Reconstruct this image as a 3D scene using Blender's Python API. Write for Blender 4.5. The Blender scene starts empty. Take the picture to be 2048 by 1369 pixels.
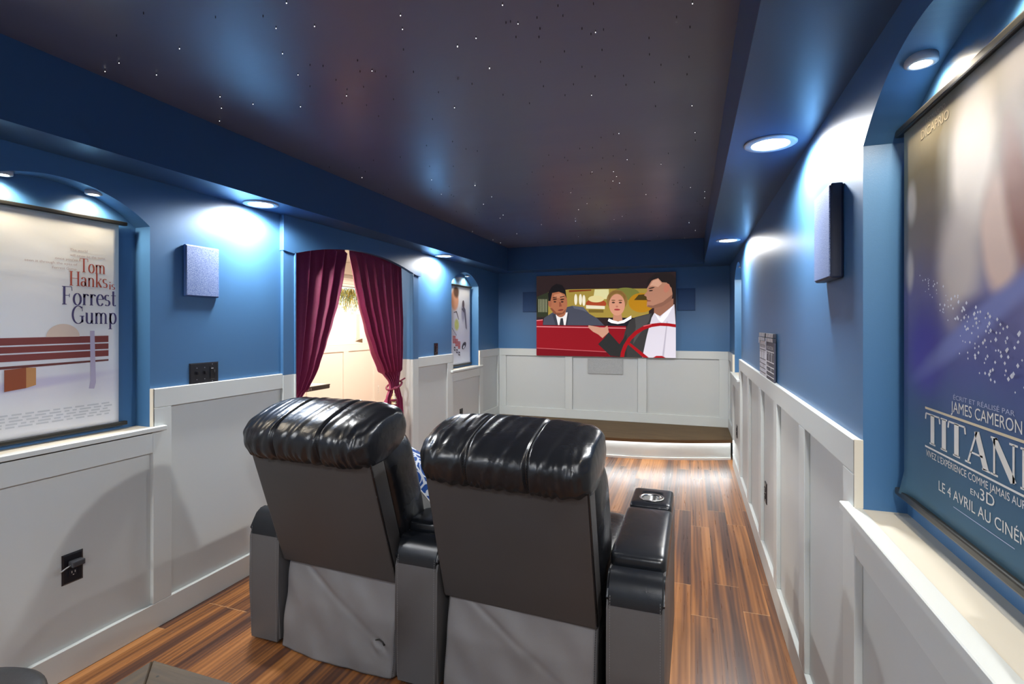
import bpy, bmesh, math, random
from mathutils import Vector, Matrix
random.seed(7)
C = bpy.context.scene.collection
PI = math.pi

# ------------------------------------------------------------------ camera
cam = bpy.data.objects.new('camera', bpy.data.cameras.new('camera'))
C.objects.link(cam)
FPX = 1035.6
cam.data.sensor_width = 36.0
cam.data.lens = 36.0 * FPX / 2048.0
cam.data.shift_y = -(684.5 - 651.6) / 2048.0
cam.data.clip_start = 0.02
cam.location = (0, 0, 1.45)
cam.rotation_euler = (PI / 2, 0, 0.3325)
bpy.context.scene.camera = cam

# ------------------------------------------------------------------ world, view
W = bpy.data.worlds.new('world'); bpy.context.scene.world = W
W.use_nodes = True
W.node_tree.nodes['Background'].inputs[0].default_value = (0.6, 0.65, 0.75, 1)
W.node_tree.nodes['Background'].inputs[1].default_value = 0.15
vs = bpy.context.scene.view_settings
vs.view_transform = 'Standard'; vs.look = 'None'; vs.gamma = 1.0
vs.use_curve_mapping = False
vs.exposure = 1.42

DOWN_W = 34.0      # every ceiling downlight
NICHE_W = 4.5      # small warm niche spot
HALL_W = 105.0      # hall ceiling light

# ------------------------------------------------------------------ room numbers
WL, WR = -2.438, 0.4285          # wall planes
TL_, TR_ = -2.418, 0.4085        # faces of the white boards
YF, YR = 6.508, -2.7             # screen wall, rear wall
HS, HT = 2.147, 2.436            # soffit, tray
CL, CR = -2.20, 0.142            # tray edges
YT = 6.2                         # tray end near the screen
RAIL, RAILB, BASE = 1.1475, 1.055, 0.122
SILL = 0.968
STZ = 0.265                      # stage height

# ------------------------------------------------------------------ helpers
def lin(r, g, b):
    f = lambda c: (c / 255 / 12.92) if c <= 10.3 else (((c / 255) + 0.055) / 1.055) ** 2.4
    return (f(r), f(g), f(b), 1.0)

class N:
    """small node-tree writer"""
    def __init__(s, name):
        s.m = bpy.data.materials.new(name); s.m.use_nodes = True
        s.t = s.m.node_tree; s.b = s.t.nodes['Principled BSDF']
    def n(s, typ, **kw):
        x = s.t.nodes.new(typ)
        for k, v in kw.items(): setattr(x, k, v)
        return x
    def l(s, a, b): s.t.links.new(a, b)
    def set(s, node, i, v):
        if hasattr(v, 'is_linked') or hasattr(v, 'links'): s.l(v, node.inputs[i])
        else: node.inputs[i].default_value = v
    def math(s, op, a, b=0.0, clamp=False):
        x = s.n('ShaderNodeMath', operation=op, use_clamp=clamp)
        s.set(x, 0, a); s.set(x, 1, b); return x.outputs[0]
    def mix(s, f, a, b, typ='MIX'):
        x = s.n('ShaderNodeMix', data_type='RGBA', blend_type=typ)
        s.set(x, 0, f); s.set(x, 6, a); s.set(x, 7, b); return x.outputs[2]
    def coord(s, kind='Object'):
        return s.n('ShaderNodeTexCoord').outputs[kind]
    def mapv(s, v, sc=(1, 1, 1), loc=(0, 0, 0), rot=(0, 0, 0)):
        x = s.n('ShaderNodeMapping'); s.l(v, x.inputs[0])
        x.inputs['Scale'].default_value = sc; x.inputs['Location'].default_value = loc
        x.inputs['Rotation'].default_value = rot
        return x.outputs[0]
    def noise(s, v, sc, det=3.0, rough=0.5, dist=0.0):
        x = s.n('ShaderNodeTexNoise'); s.l(v, x.inputs['Vector'])
        x.inputs['Scale'].default_value = sc; x.inputs['Detail'].default_value = det
        x.inputs['Roughness'].default_value = rough; x.inputs['Distortion'].default_value = dist
        return x.outputs['Fac']
    def ramp(s, f, stops, interp='LINEAR'):
        x = s.n('ShaderNodeValToRGB'); s.l(f, x.inputs[0]); cr = x.color_ramp
        cr.interpolation = interp
        while len(cr.elements) < len(stops): cr.elements.new(0.5)
        for e, (p, c) in zip(cr.elements, stops):
            e.position = p; e.color = c if hasattr(c, '__len__') else (c, c, c, 1)
        return x.outputs[0]
    def bump(s, h, st=0.2, dist=0.01):
        x = s.n('ShaderNodeBump'); x.inputs['Strength'].default_value = st
        x.inputs['Distance'].default_value = dist
        s.l(h, x.inputs['Height']); s.l(x.outputs[0], s.b.inputs['Normal'])

MATS = {}
def mat(name, col, rough=0.5, spec=0.5, metal=0.0, emit=0.0, noise=None, bump=None, coat=0.0, sheen=0.0):
    if name in MATS: return MATS[name]
    k = N(name); b = k.b
    b.inputs['Base Color'].default_value = col
    b.inputs['Roughness'].default_value = rough
    b.inputs['Specular IOR Level'].default_value = spec
    b.inputs['Metallic'].default_value = metal
    b.inputs['Coat Weight'].default_value = coat
    if sheen:
        b.inputs['Sheen Weight'].default_value = sheen
        b.inputs['Sheen Roughness'].default_value = 0.4
    if emit:
        b.inputs['Emission Color'].default_value = col
        b.inputs['Emission Strength'].default_value = emit
    if noise:
        f = k.noise(k.coord(), noise[0], 4)
        d = tuple(c * noise[1] for c in col[:3]) + (1,)
        k.l(k.mix(f, d, col), b.inputs['Base Color'])
    if bump:
        k.bump(k.noise(k.coord(), bump[0], 3), bump[1], bump[2] if len(bump) > 2 else 0.004)
    MATS[name] = k.m
    return k.m

def link_mesh(name, verts, faces, m, parent=None, smooth=False, fmat=None):
    me = bpy.data.meshes.new(name)
    me.from_pydata([tuple(v) for v in verts], [], faces)
    for mm in (m if isinstance(m, (list, tuple)) else [m]): me.materials.append(mm)
    if fmat:
        for p, i in zip(me.polygons, fmat): p.material_index = i
    if smooth:
        for p in me.polygons: p.use_smooth = True
    me.update()
    o = bpy.data.objects.new(name, me); C.objects.link(o)
    if parent: o.parent = parent
    return o

def from_bm(name, bm, m, parent=None, smooth=False):
    bmesh.ops.recalc_face_normals(bm, faces=bm.faces)
    me = bpy.data.meshes.new(name); bm.to_mesh(me); bm.free()
    for mm in (m if isinstance(m, (list, tuple)) else [m]): me.materials.append(mm)
    if smooth:
        for p in me.polygons: p.use_smooth = True
    o = bpy.data.objects.new(name, me); C.objects.link(o)
    if parent: o.parent = parent
    return o

def add_box(bm, x0, x1, y0, y1, z0, z1, bev=0.0, seg=2, mtx=None):
    t = bmesh.new()
    bmesh.ops.create_cube(t, size=1.0)
    for v in t.verts:
        v.co = Vector(((x0 + x1) / 2 + v.co.x * (x1 - x0), (y0 + y1) / 2 + v.co.y * (y1 - y0), (z0 + z1) / 2 + v.co.z * (z1 - z0)))
    if bev: bmesh.ops.bevel(t, geom=t.edges[:], offset=bev, segments=seg, affect='EDGES', profile=0.6)
    if mtx: bmesh.ops.transform(t, matrix=mtx, verts=t.verts[:])
    me = bpy.data.meshes.new('t'); t.to_mesh(me); t.free(); bm.from_mesh(me); bpy.data.meshes.remove(me)

def box(name, x0, x1, y0, y1, z0, z1, m, parent=None, bev=0.0, seg=2, smooth=False, mtx=None):
    bm = bmesh.new(); add_box(bm, x0, x1, y0, y1, z0, z1, bev, seg, mtx)
    return from_bm(name, bm, m, parent, smooth)

def grid(name, fn, nu, nv, m, parent=None, smooth=True, cu=False, cv=False, caps=False):
    vs_, fs = [], []
    for j in range(nv + (0 if cv else 1)):
        for i in range(nu + (0 if cu else 1)):
            vs_.append(fn(i / nu, j / nv))
    ru = nu if cu else nu + 1; rv = nv if cv else nv + 1
    for j in range(nv):
        for i in range(nu):
            a = j * ru + i; b = j * ru + (i + 1) % ru
            c = ((j + 1) % rv) * ru + (i + 1) % ru; d = ((j + 1) % rv) * ru + i
            fs.append((a, b, c, d))
    if caps and cu:
        fs.append(tuple(range(ru))[::-1]); fs.append(tuple(nv * ru + i for i in range(ru)))
    return link_mesh(name, vs_, fs, m, parent, smooth)

def spw(v, e): return math.copysign(abs(v) ** e, v)
def superq(name, c, r, e1, e2, m, parent=None, nu=48, nv=24, mtx=None, disp=None):
    def fn(u, v):
        a = u * 2 * PI; b = -PI / 2 + v * PI
        p = Vector((r[0] * spw(math.cos(b), e1) * spw(math.cos(a), e2),
                    r[1] * spw(math.cos(b), e1) * spw(math.sin(a), e2),
                    r[2] * spw(math.sin(b), e1)))
        if disp: p = disp(p, u, v)
        if mtx: p = mtx @ p
        return p + Vector(c)
    return grid(name, fn, nu, nv, m, parent, True, cu=True)

def add_tube(bm, pts, r, seg=8, closed=False):
    pts = [Vector(p) for p in pts]; n = len(pts); rings = []
    prev = None
    for i, p in enumerate(pts):
        if closed: d = pts[(i + 1) % n] - pts[i - 1]
        else: d = pts[min(i + 1, n - 1)] - pts[max(i - 1, 0)]
        d.normalize()
        up = prev if prev is not None else (Vector((0, 0, 1)) if abs(d.z) < 0.9 else Vector((1, 0, 0)))
        x = d.cross(up)
        if x.length < 1e-5: x = d.cross(Vector((1, 0, 0)))
        x.normalize(); y = x.cross(d).normalized(); prev = y
        rr = r[i] if hasattr(r, '__len__') else r
        rings.append([bm.verts.new(p + (x * math.cos(2 * PI * k / seg) + y * math.sin(2 * PI * k / seg)) * rr) for k in range(seg)])
    for i in range(n if closed else n - 1):
        A, B = rings[i], rings[(i + 1) % n]
        for k in range(seg):
            bm.faces.new((A[k], A[(k + 1) % seg], B[(k + 1) % seg], B[k]))
    if not closed:
        bm.faces.new(rings[0][::-1]); bm.faces.new(rings[-1])

def tube(name, pts, r, m, parent=None, seg=8, closed=False):
    bm = bmesh.new(); add_tube(bm, pts, r, seg, closed)
    return from_bm(name, bm, m, parent, True)

def dashes(name, pts, m, parent, step=0.010, frac=0.6, r=0.0011):
    """a row of stitches along a polyline"""
    pts = [Vector(p) for p in pts]; bm = bmesh.new()
    seglen = [(pts[i + 1] - pts[i]).length for i in range(len(pts) - 1)]; tot = sum(seglen)
    def at(s):
        for i, L in enumerate(seglen):
            if s <= L or i == len(seglen) - 1: return pts[i].lerp(pts[i + 1], min(1, s / max(L, 1e-9)))
            s -= L
    s = 0
    while s < tot - step * frac:
        add_tube(bm, [at(s), at(s + step * frac)], r, 4); s += step
    return from_bm(name, bm, m, parent)

def lathe(name, prof, m, parent=None, seg=24, loc=(0, 0, 0), smooth=True):
    def fn(u, v):
        i = v * (len(prof) - 1); k = min(int(i + 1e-6), len(prof) - 1)
        r, z = prof[k]; a = 2 * PI * u
        return Vector((r * math.cos(a) + loc[0], r * math.sin(a) + loc[1], z + loc[2]))
    return grid(name, fn, seg, len(prof) - 1, m, parent, smooth, cu=True, caps=True)

def prism(name, poly, y0, y1, m, parent=None, bev=0.0):
    """polygon given in (x, z), thick along y"""
    bm = bmesh.new()
    a = [bm.verts.new((x, y0, z)) for x, z in poly]; b = [bm.verts.new((x, y1, z)) for x, z in poly]
    bm.faces.new(a); bm.faces.new(b[::-1]); n = len(poly)
    for i in range(n): bm.faces.new((a[i], b[i], b[(i + 1) % n], a[(i + 1) % n]))
    if bev: bmesh.ops.bevel(bm, geom=bm.edges[:], offset=bev, segments=2, affect='EDGES')
    return from_bm(name, bm, m, parent)

def thing(name, label, cat, loc=(0, 0, 0), rz=0.0, group=None):
    o = bpy.data.objects.new(name, None); C.objects.link(o)
    o.location = loc; o.rotation_euler = (0, 0, rz); o.empty_display_size = 0.1
    o['label'] = label; o['category'] = cat
    if group: o['group'] = group
    return o
def tag(o, label, cat, group=None):
    o['label'] = label; o['category'] = cat
    if group: o['group'] = group
    return o
def struct(o): o['kind'] = 'structure'; return o

def dup(root, loc, rz, label, group=None):
    r = root.copy(); C.objects.link(r); r.location = loc; r.rotation_euler = (0, 0, rz); r['label'] = label
    if group: r['group'] = group
    for ch in list(root.children):
        c = ch.copy(); C.objects.link(c); c.parent = r
        for g in ch.children:
            d = g.copy(); C.objects.link(d); d.parent = c
    return r

# ------------------------------------------------------------------ materials
def wall_blue(name, col, rough, bs):
    k = N(name); b = k.b; co = k.coord()
    f = k.noise(co, 1.3, 3)
    k.l(k.mix(f, tuple(c * 0.92 for c in col[:3]) + (1,), col), b.inputs['Base Color'])
    b.inputs['Roughness'].default_value = rough
    b.inputs['Specular IOR Level'].default_value = 0.5
    k.bump(k.noise(co, 320, 2), bs, 0.002)
    return k.m
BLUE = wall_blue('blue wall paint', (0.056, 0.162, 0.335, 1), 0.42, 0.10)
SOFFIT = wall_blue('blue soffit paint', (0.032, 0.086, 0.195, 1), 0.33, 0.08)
def ceil_mat():
    k = N('dark navy star ceiling paint'); b = k.b; co = k.coord()
    f = k.noise(k.mapv(co, (0.35, 1.6, 1), (0, 0, 0), (0, 0, 0.35)), 2.2, 3)
    k.l(k.mix(f, (0.098, 0.112, 0.186, 1), (0.118, 0.134, 0.215, 1)), b.inputs['Base Color'])
    k.l(k.ramp(f, [(0.3, 0.32), (0.7, 0.40)]), b.inputs['Roughness'])
    b.inputs['Specular IOR Level'].default_value = 0.8
    h = k.math('ADD', k.noise(k.mapv(co, (2, 14, 1), (0, 0, 0), (0, 0, 0.2)), 3, 4), k.math('MULTIPLY', k.noise(co, 400, 2), 0.25))
    k.bump(h, 0.05, 0.004)
    return k.m
CEIL = ceil_mat()
def white_mat(name, col, rough=0.42):
    k = N(name); b = k.b; co = k.coord()
    f = k.noise(co, 2.0, 3)
    k.l(k.mix(f, tuple(c * 0.95 for c in col[:3]) + (1,), col), b.inputs['Base Color'])
    b.inputs['Roughness'].default_value = rough
    k.bump(k.noise(co, 260, 2), 0.06, 0.002)
    return k.m
WHITE = white_mat('white wainscot paint', (0.63, 0.66, 0.645, 1))
PANEL = white_mat('white wainscot panel paint', (0.575, 0.60, 0.59, 1), 0.5)
CREAM = white_mat('cream sill paint', (0.72, 0.67, 0.56, 1))
HALLW = white_mat('warm white hall paint', (0.80, 0.74, 0.68, 1))

def floor_mat():
    k = N('walnut plank floor'); b = k.b; co = k.coord()
    xyz = k.n('ShaderNodeSeparateXYZ'); k.l(co, xyz.inputs[0])
    X, Y = xyz.outputs[0], xyz.outputs[1]
    PW, PL = 0.125, 1.22
    col = k.math('FLOOR', k.math('DIVIDE', X, PW))
    wn = k.n('ShaderNodeTexWhiteNoise', noise_dimensions='1D'); k.l(col, wn.inputs['W'])
    ys = k.math('ADD', Y, k.math('MULTIPLY', wn.outputs['Value'], PL * 3))
    row = k.math('FLOOR', k.math('DIVIDE', ys, PL))
    idv = k.n('ShaderNodeCombineXYZ'); k.l(col, idv.inputs[0]); k.l(row, idv.inputs[1])
    wn2 = k.n('ShaderNodeTexWhiteNoise', noise_dimensions='3D'); k.l(idv.outputs[0], wn2.inputs['Vector'])
    pid = wn2.outputs['Value']
    # wood grain, offset per plank
    off = k.n('ShaderNodeCombineXYZ'); k.l(k.math('MULTIPLY', pid, 37.0), off.inputs[0]); k.l(k.math('MULTIPLY', pid, 91.0), off.inputs[1])
    add = k.n('ShaderNodeVectorMath', operation='ADD'); k.l(co, add.inputs[0]); k.l(off.outputs[0], add.inputs[1])
    v = add.outputs[0]
    broad = k.noise(k.mapv(v, (15, 0.45, 1)), 1.0, 1, 0.5, 0.4)
    fine = k.noise(k.mapv(v, (90, 2.2, 1)), 1.0, 4, 0.6, 0.5)
    wv = k.n('ShaderNodeTexWave', wave_type='BANDS', bands_direction='X'); k.l(k.mapv(v, (6, 0.45, 1)), wv.inputs[0])
    wv.inputs['Scale'].default_value = 2.2; wv.inputs['Distortion'].default_value = 9.0
    wv.inputs['Detail'].default_value = 2.0; wv.inputs['Detail Scale'].default_value = 0.7
    tone = k.math('ADD', k.math('MULTIPLY', broad, 1.05), k.math('MULTIPLY', pid, 0.26))
    tone = k.math('ADD', tone, k.math('MULTIPLY', k.math('SUBTRACT', fine, 0.5), 0.20))
    tone = k.math('ADD', tone, k.math('MULTIPLY', k.math('SUBTRACT', wv.outputs['Fac'], 0.5), 0.13))
    c = k.ramp(tone, [(0.30, lin(66, 43, 36)), (0.48, lin(88, 57, 43)), (0.62, lin(122, 78, 46)), (0.80, lin(158, 104, 58)), (1.0, lin(182, 126, 76))])
    # joints
    fx = k.math('FRACT', k.math('DIVIDE', X, PW)); fy = k.math('FRACT', k.math('DIVIDE', ys, PL))
    ex = k.math('LESS_THAN', k.math('MINIMUM', fx, k.math('SUBTRACT', 1.0, fx)), 0.009)
    ey = k.math('LESS_THAN', k.math('MINIMUM', fy, k.math('SUBTRACT', 1.0, fy)), 0.0012)
    c = k.mix(k.math('MULTIPLY', ex, 0.55), c, lin(60, 34, 22))
    c = k.mix(k.math('MULTIPLY', ey, 0.8), c, lin(205, 165, 120))
    k.l(c, b.inputs['Base Color'])
    k.l(k.ramp(fine, [(0.3, 0.26), (0.7, 0.36)]), b.inputs['Roughness'])
    b.inputs['Specular IOR Level'].default_value = 0.45
    k.bump(fine, 0.05, 0.002)
    return k.m
FLOOR = floor_mat()

def leather(name, col, rough, grain=0.25, wr=0.0, spec=0.5, blotch=1.0):
    k = N(name); b = k.b; co = k.coord()
    f = k.noise(co, 5, 3)
    k.l(k.mix(f, tuple(c * 0.8 * blotch for c in col[:3]) + (1,), col), b.inputs['Base Color'])
    k.l(k.ramp(f, [(0.3, rough * 0.9), (0.7, rough * 1.1)]), b.inputs['Roughness'])
    b.inputs['Specular IOR Level'].default_value = spec
    vo = k.n('ShaderNodeTexVoronoi'); k.l(co, vo.inputs['Vector']); vo.inputs['Scale'].default_value = 420
    h = k.math('MULTIPLY', vo.outputs['Distance'], grain * 0.12)
    if wr:
        h = k.math('ADD', h, k.math('MULTIPLY', k.noise(k.mapv(co, (9, 9, 4), (0, 0, 0), (0.4, 0.9, 0.3)), 1.5, 3, 0.5, 0.8), wr))
    k.bump(h, 0.35, 0.02)
    return k.m
LEATHER = leather('glossy black leather', (0.011, 0.012, 0.015, 1), 0.27, 0.20, 0.5)
PAD = leather('black leather arm pad', (0.010, 0.012, 0.016, 1), 0.25, 0.2, 0.15)
ARMV = leather('vinyl arm with painted reflection', (0.105, 0.104, 0.108, 1), 0.42, 0.2, 0.08)  # base lightened to paint in the reflection on the rear arm faces
PANV = leather('matte black vinyl back panel', (0.054, 0.052, 0.053, 1), 0.45, 0.2, 0.04)
SKIRTV = leather('vinyl skirt with painted light', (0.205, 0.20, 0.208, 1), 0.46, 0.15, 0.10)  # light on the lower chair backs painted in as a paler vinyl
THREAD = mat('grey stitching thread', (0.20, 0.20, 0.21, 1), 0.7)
DTHREAD = mat('dark stitching thread', (0.015, 0.016, 0.02, 1), 0.5)
METAL = mat('brushed steel', (0.72, 0.71, 0.69, 1), 0.25, metal=1.0)
BLACKPL = mat('black plastic', (0.010, 0.010, 0.014, 1), 0.28)
BLACKM = mat('matte black hardware', (0.012, 0.012, 0.012, 1), 0.6)
WHITEPL = mat('white plastic', (0.8, 0.8, 0.78, 1), 0.35)
GREYPL = mat('grey plastic', (0.05, 0.052, 0.06, 1), 0.35)
STAGEW = None

# ------------------------------------------------------------------ structure: niches and door
NICHE_L = [(1.021, 1.771), (5.062, 5.813)]
NICHE_R = [(0.84, 1.59), (5.062, 5.813)]
SPRING, RISE, ND = 1.922, 0.138, 0.098
DOOR = (2.705, 4.19); DAS, DAR = 1.917, 0.106
JAMB = 0.14

def seg_arch(y, y0, y1, spring, rise):
    hw = (y1 - y0) / 2; R = (hw * hw + rise * rise) / (2 * rise)
    d = y - (y0 + y1) / 2
    return spring + math.sqrt(max(R * R - d * d, 0)) - (R - rise)

def side_wall(name, X, sgn, niches, door=None):
    """sgn: +1 = the niches sink towards +X"""
    V, F, M = [], [], []
    def quad(a, b, c, d, m):
        n = len(V); V.extend([a, b, c, d]); F.append((n, n + 1, n + 2, n + 3)); M.append(m)
    def rect(y0, y1, z0, z1, m): quad((X, y0, z0), (X, y1, z0), (X, y1, z1), (X, y0, z1), m)
    spans = [(a, b, 'n') for a, b in niches] + ([(door[0], door[1], 'd')] if door else [])
    spans.sort(); y = YR; TOP = HT + 0.02; SP = 1.12
    for a, b, kind in spans:
        rect(y, a, 0, SP, 1); rect(y, a, SP, TOP, 0)
        n = 28; Xi = X + sgn * (ND if kind == 'n' else JAMB)
        for i in range(n):
            p, q = a + (b - a) * i / n, a + (b - a) * (i + 1) / n
            if kind == 'n': zp, zq = seg_arch(p, a, b, SPRING, RISE), seg_arch(q, a, b, SPRING, RISE)
            else: zp = zq = DAS + DAR + 0.055
            quad((X, p, zp), (X, q, zq), (X, q, TOP), (X, p, TOP), 0)
            if kind == 'n':
                quad((X, p, zp), (X, q, zq), (Xi, q, zq), (Xi, p, zp), 0)
                quad((Xi, p, SILL - 0.03), (Xi, q, SILL - 0.03), (Xi, q, zq), (Xi, p, zp), 0)
                quad((X, p, 0), (X, q, 0), (X, q, SILL - 0.03), (X, p, SILL - 0.03), 1)
            else:
                quad((X, p, zp), (X, q, zq), (Xi, q, zq), (Xi, p, zp), 0)
        for yy in (a, b):
            if kind == 'n':
                quad((X, yy, SILL - 0.03), (Xi, yy, SILL - 0.03), (Xi, yy, SPRING), (X, yy, SPRING), 0)
            else:
                quad((X, yy, 0), (Xi, yy, 0), (Xi, yy, SP + .02), (X, yy, SP + .02), 1)
                quad((X, yy, SP + .02), (Xi, yy, SP + .02), (Xi, yy, DAS + DAR + 0.055), (X, yy, DAS + DAR + 0.055), 0)
        y = b
    rect(y, YF, 0, SP, 1); rect(y, YF, SP, TOP, 0)
    return struct(link_mesh(name, V, F, [BLUE, PANEL], fmat=M))
side_wall('wall_left', WL, -1, NICHE_L, DOOR)
side_wall('wall_right', WR, +1, NICHE_R)
struct(link_mesh('wall_front', [(WL, YF, 0), (WR, YF, 0), (WR, YF, 1.12), (WL, YF, 1.12), (WR, YF, HT), (WL, YF, HT)], [(0, 1, 2, 3), (3, 2, 4, 5)], [PANEL, BLUE], fmat=[0, 1]))
struct(link_mesh('wall_rear', [(WL, YR, 0), (WR, YR, 0), (WR, YR, 1.12), (WL, YR, 1.12), (WR, YR, HT), (WL, YR, HT)], [(0, 1, 2, 3), (3, 2, 4, 5)], [PANEL, BLUE], fmat=[0, 1]))
struct(link_mesh('floor', [(-5.2, YR, 0), (WR + .1, YR, 0), (WR + .1, 9.0, 0), (-5.2, 9.0, 0)], [(0, 1, 2, 3)], FLOOR))
# ceiling: dark tray + painted soffit ring
YT0 = YR + 0.3
struct(link_mesh('ceiling', [(CL, YT0, HT), (CR, YT0, HT), (CR, YT, HT), (CL, YT, HT)], [(0, 3, 2, 1)], CEIL))
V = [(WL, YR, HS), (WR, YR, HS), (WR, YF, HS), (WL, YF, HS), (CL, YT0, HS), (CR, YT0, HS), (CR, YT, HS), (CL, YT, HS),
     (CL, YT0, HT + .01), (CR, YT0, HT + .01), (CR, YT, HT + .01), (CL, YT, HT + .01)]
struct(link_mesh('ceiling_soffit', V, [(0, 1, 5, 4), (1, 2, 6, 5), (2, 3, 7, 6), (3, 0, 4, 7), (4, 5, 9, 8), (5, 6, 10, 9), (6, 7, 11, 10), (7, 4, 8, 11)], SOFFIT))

# ------------------------------------------------------------------ trim boards
ntrim = [0]
def board(x0, x1, y0, y1, z0, z1, m=None, name=None, bev=0.0025):
    if name is None:
        ntrim[0] += 1; name = 'trim_%d' % ntrim[0]
    return struct(box(name, min(x0, x1), max(x0, x1), min(y0, y1), max(y0, y1), z0, z1, m or WHITE, None, bev, 1))
def boards_side(W_, T_, sgn):
    L = W_ + sgn * 0.001
    def rail(y0, y1): board(L, T_, y0, y1, RAILB, RAIL)
    def stile(y0, y1, z0=BASE, z1=RAILB): board(L, T_, y0, y1, z0, z1)
    return rail, stile
# left wall
rail, stile = boards_side(WL, TL_, -1)
for a, b in [(NICHE_L[0][1], 2.60), (4.31, NICHE_L[1][0]), (NICHE_L[1][1], YF)]: rail(a, b)
rail(YR, NICHE_L[0][0])
for y0, y1, z0 in [(1.771, 1.865, BASE), (0.927, 1.021, BASE), (4.93, 5.062, BASE), (5.813, 5.91, STZ + .11), (6.44, YF - 0.02, STZ + .11), (0.1, 0.2, BASE), (-0.75, -0.65, BASE)]:
    stile(y0, y1, z0)
board(WL, TL_, YR, 2.60, 0, BASE, name='baseboard_left')
board(WL, TL_, 4.31, 5.53, 0, BASE, name='baseboard_left_far')
board(WL, TL_, 5.53, YF - 0.02, STZ, STZ + 0.115, name='baseboard_left_stage')
# right wall
rail, stile = boards_side(WR, TR_, 1)
rail(NICHE_R[0][1], NICHE_R[1][0]); rail(NICHE_R[1][1], YF); rail(YR, NICHE_R[0][0])
for y0, y1, z0 in [(1.59, 1.70, BASE), (2.23, 2.335, BASE), (2.905, 3.01, BASE), (3.53, 3.635, BASE), (4.25, 4.355, BASE), (4.94, 5.062, BASE),
                   (5.813, 5.92, STZ + .11), (6.42, YF - .02, STZ + .11), (0.735, 0.84, BASE), (0.0, 0.1, BASE)]:
    stile(y0, y1, z0)
board(WR, TR_, YR, 5.80, 0, BASE, name='baseboard_right')
board(WR, TR_, 5.80, YF - 0.02, STZ, STZ + 0.115, name='baseboard_right_stage')
# sills and aprons of the niches
def sill(W_, T_, sgn, y0, y1):
    x_in = W_ + sgn * ND
    board(x_in, T_ - sgn * 0.0, y0, y1, SILL - 0.030, SILL - 0.002, CREAM, bev=0.0)
    board(W_, T_ - sgn * 0.022, y0 - 0.055, y1 + 0.055, SILL - 0.022, SILL, WHITE)
    board(W_, T_, y0, y1, SILL - 0.125, SILL - 0.022)
    # painted returns of the boards beside the niche
    for yy, d in ((y0, -1), (y1, 1)):
        board(W_ + sgn * 0.0005, T_, yy - d * 0.0012, yy + d * 0.006, SILL, RAIL + .0005, CREAM, bev=0)
for a, b in NICHE_L: sill(WL, TL_, -1, a, b)
for a, b in NICHE_R: sill(WR, TR_, 1, a, b)
# front wall
board(WL, WR, YF - 0.02, YF, RAILB, RAIL)
board(WL, WR, YF - 0.02, YF, STZ, STZ + 0.115, name='baseboard_front')
for x0, x1 in [(WL, -2.325), (-1.521, -1.429), (-0.612, -0.511), (0.311, WR)]:
    board(x0, x1, YF - 0.02, YF, STZ + 0.115, RAILB)
# rear wall
board(WL, WR, YR, YR + 0.02, RAILB, RAIL); board(WL, WR, YR, YR + 0.02, 0, BASE, name='baseboard_rear')
# door casings and arched header board
for y0, y1 in ((2.60, 2.705), (4.19, 4.31)):
    board(WL, TL_ + 0.002, y0, y1, 0, 1.138)
    board(WL, TL_ + 0.002, y0, y1, 1.138, DAS + 0.02, BLUE)
    # narrow bead on the opening edge
    yy = y1 - 0.012 if y0 < 3 else y0
    board(TL_ + 0.001, TL_ + 0.012, yy, yy + 0.012, 0, 1.138, bev=0.002)
    board(TL_ + 0.001, TL_ + 0.012, yy, yy + 0.012, 1.138, DAS + 0.01, BLUE, bev=0.002)
def header():
    ya, yb = 2.595, 4.345; pts = []
    n = 40
    def zz(y):
        if y < 2.70: return DAS - 0.004 + 0.010 * max(0, (2.68 - y) / 0.085)
        if y > 4.24: return DAS + 0.0 - 0.006 * min(1, (y - 4.24) / 0.1)
        return seg_arch(y, 2.70, 4.24, DAS, DAR)
    bm = bmesh.new(); X0, X1 = WL - 0.004, TL_ + 0.012
    lo0, hi0, lo1, hi1 = [], [], [], []
    for i in range(n + 1):
        y = ya + (yb - ya) * i / n; z = zz(y)
        lo0.append(bm.verts.new((X0, y, z))); hi0.append(bm.verts.new((X0, y, HS - .001)))
        lo1.append(bm.verts.new((X1, y, z))); hi1.append(bm.verts.new((X1, y, HS - .001)))
    for i in range(n):
        bm.faces.new((lo1[i], lo1[i + 1], hi1[i + 1], hi1[i])); bm.faces.new((lo0[i], hi0[i], hi0[i + 1], lo0[i + 1]))
        bm.faces.new((lo0[i], lo0[i + 1], lo1[i + 1], lo1[i])); bm.faces.new((hi0[i], hi1[i], hi1[i + 1], hi0[i + 1]))
    bm.faces.new((lo0[0], lo1[0], hi1[0], hi0[0])); bm.faces.new((lo0[n], hi0[n], hi1[n], lo1[n]))
    ntrim[0] += 1
    struct(from_bm('trim_%d' % ntrim[0], bm, BLUE))
header()

# ------------------------------------------------------------------ hall beyond the doorway
HX, HC = -5.1, 2.42
XB = WL - JAMB
struct(link_mesh('wall_hall', [(HX, 1.2, 0), (HX, 9, 0), (HX, 9, HC), (HX, 1.2, HC)], [(0, 1, 2, 3)], HALLW))
struct(link_mesh('wall_hall_near', [(HX, 1.2, 0), (XB, 1.2, 0), (XB, 1.2, HC), (HX, 1.2, HC)], [(0, 1, 2, 3)], HALLW))
struct(link_mesh('wall_hall_far', [(HX, 9, 0), (XB, 9, 0), (XB, 9, HC), (HX, 9, HC)], [(0, 3, 2, 1)], HALLW))
struct(link_mesh('wall_hall_back', [(XB, 1.2, 0), (XB, DOOR[0], 0), (XB, DOOR[0], HC), (XB, 1.2, HC), (XB, DOOR[1], 0), (XB, 9, 0), (XB, 9, HC), (XB, DOOR[1], HC), (XB, DOOR[0], DAS + DAR + .055), (XB, DOOR[1], DAS + DAR + .055)],
                 [(0, 3, 2, 1), (4, 7, 6, 5), (8, 2, 7, 9)], HALLW))
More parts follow.
